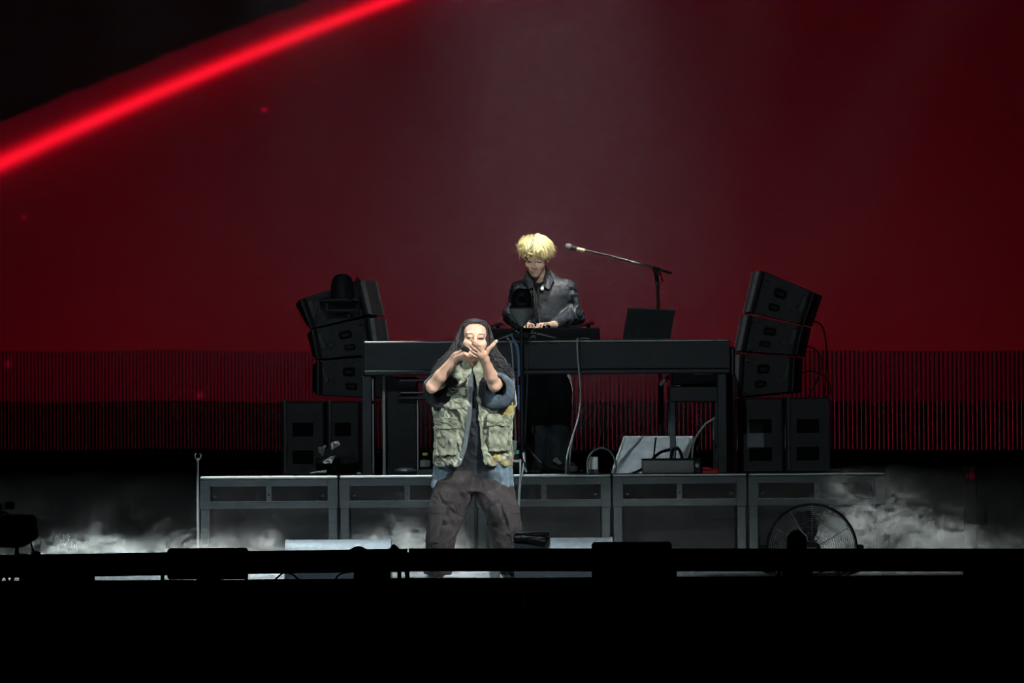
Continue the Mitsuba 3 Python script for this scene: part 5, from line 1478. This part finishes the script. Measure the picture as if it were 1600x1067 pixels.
def q(px, py, Y=QY):
    return at(px, py, Y)


rl = thing('camera_track', 'long black camera track whose two rails cross the picture in front of the stage', 'track')
for a, b in (((-40, 868), (636, 857.6)), ((639, 857.2), (1660, 857.5))):
    A_, B_ = q(*a), q(*b)
    for y0 in (0.0,):
        z0a, z0b = q(a[0], a[1] + 35.5)[2], q(b[0], b[1] + 35.5)[2]
        vv = [[A_[0], QY, A_[2]], [B_[0], QY, B_[2]], [B_[0], QY, z0b], [A_[0], QY, z0a]]
        part(rl, 'upper_beam', trimesh.convex.convex_hull(np.array(vv + [[x, y + 0.10, z] for x, y, z in vv])), 'm_matte_black', 20)
A_, B_ = q(-40, 912), q(640, 903.5)
C_, D_ = q(638, 903), q(1660, 903.2)
for a, b in ((A_, B_), (C_, D_)):
    vv = [[a[0], QY, a[2]], [b[0], QY, b[2]], [b[0], QY, b[2] - 0.10], [a[0], QY, a[2] - 0.10]]
    part(rl, 'lower_beam', trimesh.convex.convex_hull(np.array(vv + [[x, y + 0.10, z] for x, y, z in vv])), 'm_matte_black', 20)
for px in (253, 384, 637, 1218, 1512):
    c = q(px, 900)
    part(rl, 'post', boxb((c[0] - 0.008, QY + 0.02, c[2] - 0.2), (c[0] + 0.008, QY + 0.08, c[2] + 0.12), 0.002), 'm_matte_black')
for px in (-30, 330, 700, 1060, 1420, 1650):
    c = q(px, 930)
    part(rl, 'support', boxb((c[0] - 0.05, QY + 0.01, PIT), (c[0] + 0.05, QY + 0.09, c[2]), 0.004), 'm_matte_black')
# barricade wall in front of the fascia, closing what shows below the beams
bw = thing('barricade', 'black barricade wall along the pit below the camera track', 'barrier')
for i, px in enumerate(range(-40, 1680, 172)):
    a, b = q(px, 925, 30.5)[0], q(px + 170, 925, 30.5)[0]
    part(bw, 'panel', boxb((a, 30.5, PIT), (b, 30.56, q(0, 908, 30.5)[2]), 0.004), 'm_matte_black')
    part(bw, 'top_edge', boxb((a + 0.01, 30.49, q(0, 934, 30.5)[2]), (b - 0.01, 30.5, q(0, 933, 30.5)[2])), 'm_black')


def dark(name, px0, py0, px1, py1, Y, depth, label, cat_, b=0.01, to_floor=False, extra=()):
    k = thing(name, label, cat_)
    a, c = q(px0, py0, Y), q(px1, py1, Y)
    part(k, 'body', boxb((a[0], Y, PIT if to_floor else c[2]), (c[0], Y + depth, a[2]), b), 'm_matte_black')
    return k, a, c


k, a, c = dark('light_bar', 261, 857, 386, 905, QY - 0.16, 0.14, 'flat black light bar standing above the camera track, left of the left floor monitor', 'stage light')
for i in range(12):
    x = a[0] + 0.05 + i * (c[0] - a[0] - 0.08) / 12
    part(k, 'lens', box((x, QY - 0.161, a[2] - 0.016), (0.012, 0.004, 0.008), 0.001), 'm_cabinet')
k, a, c = dark('light_bar', 925, 847.5, 1050, 905, QY - 0.16, 0.14, 'flat black light bar standing above the camera track, beside the right floor monitor', 'stage light')
for i in range(12):
    x = a[0] + 0.03 + i * (c[0] - a[0] - 0.06) / 12
    part(k, 'lens', box((x, QY - 0.161, a[2] - 0.025), (0.012, 0.004, 0.008), 0.001), 'm_cabinet')
part(k, 'clamp', boxb(q(948, 885, QY - 0.2), q(1058, 1000, QY - 0.17), 0.01), 'm_matte_black')
for px, py in ((1040, 889), (1040, 909), (1040, 926)):
    part(k, 'bolt', ball(q(px, py, QY - 0.205), 0.006, 1), 'm_steel')
part(k, 'stand', boxb((q(985, 900)[0], QY - 0.15, PIT), (q(1020, 900)[0], QY - 0.05, q(0, 904)[2]), 0.01), 'm_matte_black')
kx_ = q(323, 0)[0]
part('light_bar', 'stand', boxb((kx_ - 0.06, QY - 0.15, PIT), (kx_ + 0.06, QY - 0.05, q(0, 904)[2]), 0.01), 'm_matte_black')

k, a, c = dark('dark_pillar', 1231, 829, 1262, 1067, 27.5, 0.12, 'black upright padded pillar rising in front of the drum fan', 'pillar', 0.03, True)
part(k, 'base', boxb((a[0] - 0.12, 27.4, PIT), (c[0] + 0.12, 27.72, PIT + 0.05), 0.01), 'm_matte_black')
part(k, 'sleeve', boxb((a[0] - 0.025, 27.49, PIT + 0.05), (c[0] + 0.03, 27.63, q(0, 870, 27.5)[2]), 0.03), 'm_matte_black')
k, a, c = dark('flight_case', 1520, 872, 1660, 1100, 27.0, 0.6, 'tall black case at the right edge of the pit', 'case', 0.012, True)
part(k, 'side_box', boxb(np.array([q(1512, 940, 27.0)[0], 27.1, PIT]), np.array([a[0], 27.5, q(0, 944, 27.0)[2]]), 0.01), 'm_matte_black')
part(k, 'cable', tube(spline([q(1504, 884, 27.2), q(1507, 893, 27.2), q(1513, 903, 27.2)], 10), 0.008, 6), 'm_matte_black')
k, a, c = dark('flight_case', 1396, 905, 1486, 1100, 27.8, 0.5, 'black case in the pit left of the tall case at the right edge', 'case', 0.012, True)
part(k, 'latch', boxb((c[0] - 0.005, 27.85, q(0, 960, 27.8)[2]), (c[0] + 0.012, 27.95, q(0, 945, 27.8)[2]), 0.003), 'm_matte_black')
k, a, c = dark('flight_case', 1178, 962, 1338, 1100, 27.8, 0.5, 'low wide black case in the pit below the dark pillar', 'case', 0.03, True)
part(k, 'lid_edge', tube([q(1190, 962, 27.8) + [0, -0.002, 0], q(1330, 962, 27.8) + [0, -0.002, 0]], 0.006, 6), 'm_black')
k, a, c = dark('flight_case', 29, 884, 135, 1100, 27.2, 0.6, 'large black case in the pit under the broadcast camera', 'case', 0.02, True)
vv = np.array([q(80, 884, 27.2), q(118, 897, 27.2), q(135, 900, 27.2), q(80, 900, 27.2)])
# broadcast camera at the left edge
tv = thing('broadcast_camera', 'black broadcast camera silhouetted at the left edge above the pit', 'video camera')
cy_ = 27.6
pts = [q(x, y, cy_) for x, y in ((-40, 812), (2, 806), (45, 804), (51, 809), (54, 838), (51, 843), (46, 846), (30, 856), (10, 855), (-40, 856))]
part(tv, 'body', prism([(p[0], p[2]) for p in pts], cy_, cy_ + 0.22), 'm_matte_black')
part(tv, 'viewfinder', cat(boxb(q(-40, 784, cy_ + 0.05), q(4, 800, cy_ + 0.17), 0.012), lathe([(0, 0), (0.018, 0), (0.020, 0.02), (0.020, 0.045), (0, 0.045)], q(8, 790, cy_ + 0.10), (1, 0, 0.05), 14)), 'm_matte_black')
part(tv, 'handle', tube(spline([q(0, 801, cy_ + 0.1), q(8, 801, cy_ + 0.1), q(16, 805, cy_ + 0.1)], 10), 0.006, 6), 'm_matte_black')
part(tv, 'tripod_post', cat(boxb(q(23, 852, cy_ + 0.06), q(30, 885, cy_ + 0.14), 0.004), boxb((q(22, 0, cy_)[0], cy_ + 0.04, q(0, 883.5, cy_)[2]), (q(37, 0, cy_)[0], cy_ + 0.16, q(0, 866, cy_)[2]), 0.006)), 'm_matte_black')
part(tv, 'pan_bar', tube([q(46, 844, cy_ + 0.1), q(53, 862, cy_ + 0.1), q(56, 866, cy_ + 0.1)], 0.005, 6), 'm_grey')
part(tv, 'pan_grip', box(q(56, 865, cy_ + 0.1), (0.045, 0.03, 0.026), 0.008), 'm_grey')
msh = []
for i in range(19):
    px = 2 + i * 2.9
    msh += [tube([q(px, 855, cy_ + 0.25), q(px + 8, 870, cy_ + 0.25)], 0.0010, 4), tube([q(px + 8, 855, cy_ + 0.25), q(px, 870, cy_ + 0.25)], 0.0010, 4)]
part(tv, 'mesh_guard', cat(msh), 'm_matte_black', True, 'fine wire mesh below the camera', 'stuff')
for pts in ([(26, 900), (8, 893), (13, 914), (16, 1000)], [(26, 900), (24, 893), (16, 914), (-20, 1000)], [(26, 890), (4, 896), (-6, 920), (-30, 1000)]):
    part(tv, 'tripod_leg', tube([[*q(x, y, cy_ + 0.1)[:2], max(q(x, y, cy_ + 0.1)[2], PIT + 0.01)] for x, y in pts], 0.010, 6), 'm_matte_black')
# hunched dark lamps and the silhouetted microphone in the middle of the track
hl = thing('floodlight', 'dark rounded floodlight tilted on the camera track below the left floor monitor', 'stage light')
hy = QY - 0.10
part(hl, 'head', cat(tube([q(556, 868, hy), q(583, 893, hy)], [0.055, 0.06], 16), ball(q(560, 871, hy), 0.058, 2)), 'm_matte_black', 40)
part(hl, 'housing', boxb((q(548, 0, hy)[0], hy - 0.04, q(0, 930, hy)[2]), (q(605, 0, hy)[0], hy + 0.05, q(0, 881, hy)[2]), 0.02), 'm_matte_black')
part(hl, 'yoke', boxb((q(570, 0, hy)[0], hy - 0.02, PIT), (q(585, 0, hy)[0], hy + 0.04, q(0, 928, hy)[2]), 0.01), 'm_matte_black')
sm = thing('shotgun_microphone', 'black foam covered microphone on a short stand silhouetted before the camera track', 'microphone')
part(sm, 'foam', tube([q(611, 854, hy), q(616, 858, hy), q(625, 867, hy)], [0.018, 0.022, 0.018], 14), 'm_matte_black', 50)
part(sm, 'post', cat(tube([q(624, 865, hy), q(624, 1000, hy)], 0.010, 8), tube(spline([q(629, 868, hy), q(632, 880, hy), q(634, 904, hy)], 10), 0.004, 6), tube([q(624, 900, hy), (q(624, 0, hy)[0], hy, PIT)], 0.012, 8)), 'm_matte_black')
for pts, l in (([(430, 905), (441, 896), (449, 895), (458, 898), (467, 906)], 'black cable arching above the lower rail left of the floodlight'), ([(524, 905), (530, 898), (540, 894.5), (547, 894)], 'black cable arching into the floodlight on the rail'), ([(1268, 905), (1278, 896), (1295, 890.5), (1308, 892), (1314, 904)], 'black cable arching over the lower rail right of the dark pillar')):
    single('rail_cable', tube(spline([q(x, y, QY - 0.02) for x, y in pts], 20), 0.0045, 6), 'm_cable', l, 'cable')

# ------------------------------------------------------------------ haze and fog
HZ0 = 0.80
hz = np.interp(np.linspace(HZ0, 8.0, 40), [HZ0, 1.2, 2.2, 8.0], [0.003, 0.010, 0.030, 0.030])
hgrid = mi.VolumeGrid(np.ascontiguousarray(np.tile(hz[:, None, None, None], (1, 2, 2, 1))).astype(np.float32))
HM = T().translate([0, 42.0, (HZ0 + 8.0) / 2]).scale([6.5, 3.3, (8.0 - HZ0) / 2])
scene['stage_haze'] = {'type': 'cube', 'to_world': HM, 'bsdf': {'type': 'ref', 'id': 'm_none'},
                       'interior': {'type': 'heterogeneous', 'albedo': 0.95, 'scale': 1.0, 'phase': {'type': 'isotropic'},
                                    'sigma_t': {'type': 'gridvolume', 'grid': hgrid, 'filter_type': 'trilinear', 'to_world': HM @ T().translate([-1, -1, -1]).scale(2)}}}
tag('stage_haze', 'thin grey haze in the air above the stage', 'haze', None, 'stuff')
FX, FY0, FY1, FZ = 3.9, 33.25, 37.45, 0.70
nx, ny, nz = 520, 30, 110
X, Yg, Z = np.meshgrid(np.linspace(-FX, FX, nx), np.linspace(FY0, FY1, ny), np.linspace(0.0, FZ, nz), indexing='ij')
PXg = 800 + X / 36.6 * FPX                                      # metres across, in units of the photograph's pixels at 36.6 m
P = np.stack([X, Yg, Z], -1)
warp = np.stack([meshkit.fbm(P * [3.0, 1.5, 3.0], 3, 21), meshkit.fbm(P * [3.0, 1.5, 3.0], 3, 22), meshkit.fbm(P * [3.0, 1.5, 3.0], 3, 23)], -1) - 0.5
Pw = P + warp * [0.45, 0.5, 0.35]
n_a = meshkit.fbm(Pw * [4.5, 2.0, 5.0], 5, 31)
n_b = meshkit.fbm(Pw * [17.0, 4.0, 19.0], 4, 41)
wis = np.clip(0.42 * n_a + 0.58 * (1 - np.abs(2 * n_b - 1)), 0, 1)
knots = [-10, 0, 60, 160, 240, 330, 420, 520, 640, 760, 860, 960, 1100, 1230, 1300, 1360, 1420, 1490, 1530, 1600, 1620]
top = np.interp(PXg, knots, [0.25, 0.25, 0.26, 0.30, 0.28, 0.26, 0.24, 0.24, 0.28, 0.22, 0.12, 0.08, 0.08, 0.12, 0.44, 0.58, 0.54, 0.36, 0.24, 0.18, 0.18])
amp = np.interp(PXg, knots, [1.0, 1.0, 1.05, 1.0, 1.0, 0.95, 0.85, 0.85, 0.95, 0.70, 0.22, 0.12, 0.14, 0.20, 0.55, 0.85, 0.80, 0.60, 0.45, 0.4, 0.4])
sheet = np.exp(-((Yg - 36.6 - 0.22 * np.sin(X * 1.7)) / 0.32) ** 2)
hgt = Z / (top * (0.55 + 0.95 * n_a))
wn = (wis - wis.mean()) / wis.std()
wsp = np.clip(0.45 + 0.75 * wn, 0.03, 2.4)
dens = amp * sheet * (2.2 * np.exp(-(hgt * 1.75) ** 2) * wsp + 0.55 * np.clip(wn - 0.30, 0, 2) * np.exp(-(hgt * 0.95) ** 2))
plume = np.clip((PXg - 1240) / 90, 0, 1)
dens = dens * (1 + 0.9 * plume) + 0.006
dens *= np.clip(Z / 0.01, 0.6, 1) * np.clip((FX - np.abs(X)) / 0.15, 0, 1) * np.clip((FZ - Z) / 0.18, 0, 1)
grid = mi.VolumeGrid(np.ascontiguousarray(dens.transpose(2, 1, 0)[..., None]).astype(np.float32))
M = T().translate([0, (FY0 + FY1) / 2, FZ / 2]).scale([FX, (FY1 - FY0) / 2, FZ / 2])
scene['stage_fog'] = {'type': 'cube', 'to_world': M, 'bsdf': {'type': 'ref', 'id': 'm_none'},
                      'interior': {'type': 'heterogeneous', 'albedo': 0.96, 'scale': 1.0, 'phase': {'type': 'isotropic'},
                                   'sigma_t': {'type': 'gridvolume', 'grid': grid, 'filter_type': 'trilinear', 'to_world': M @ T().translate([-1, -1, -1]).scale(2)}}}
tag('stage_fog', 'white fog drifting low over the stage floor', 'fog', None, 'stuff')
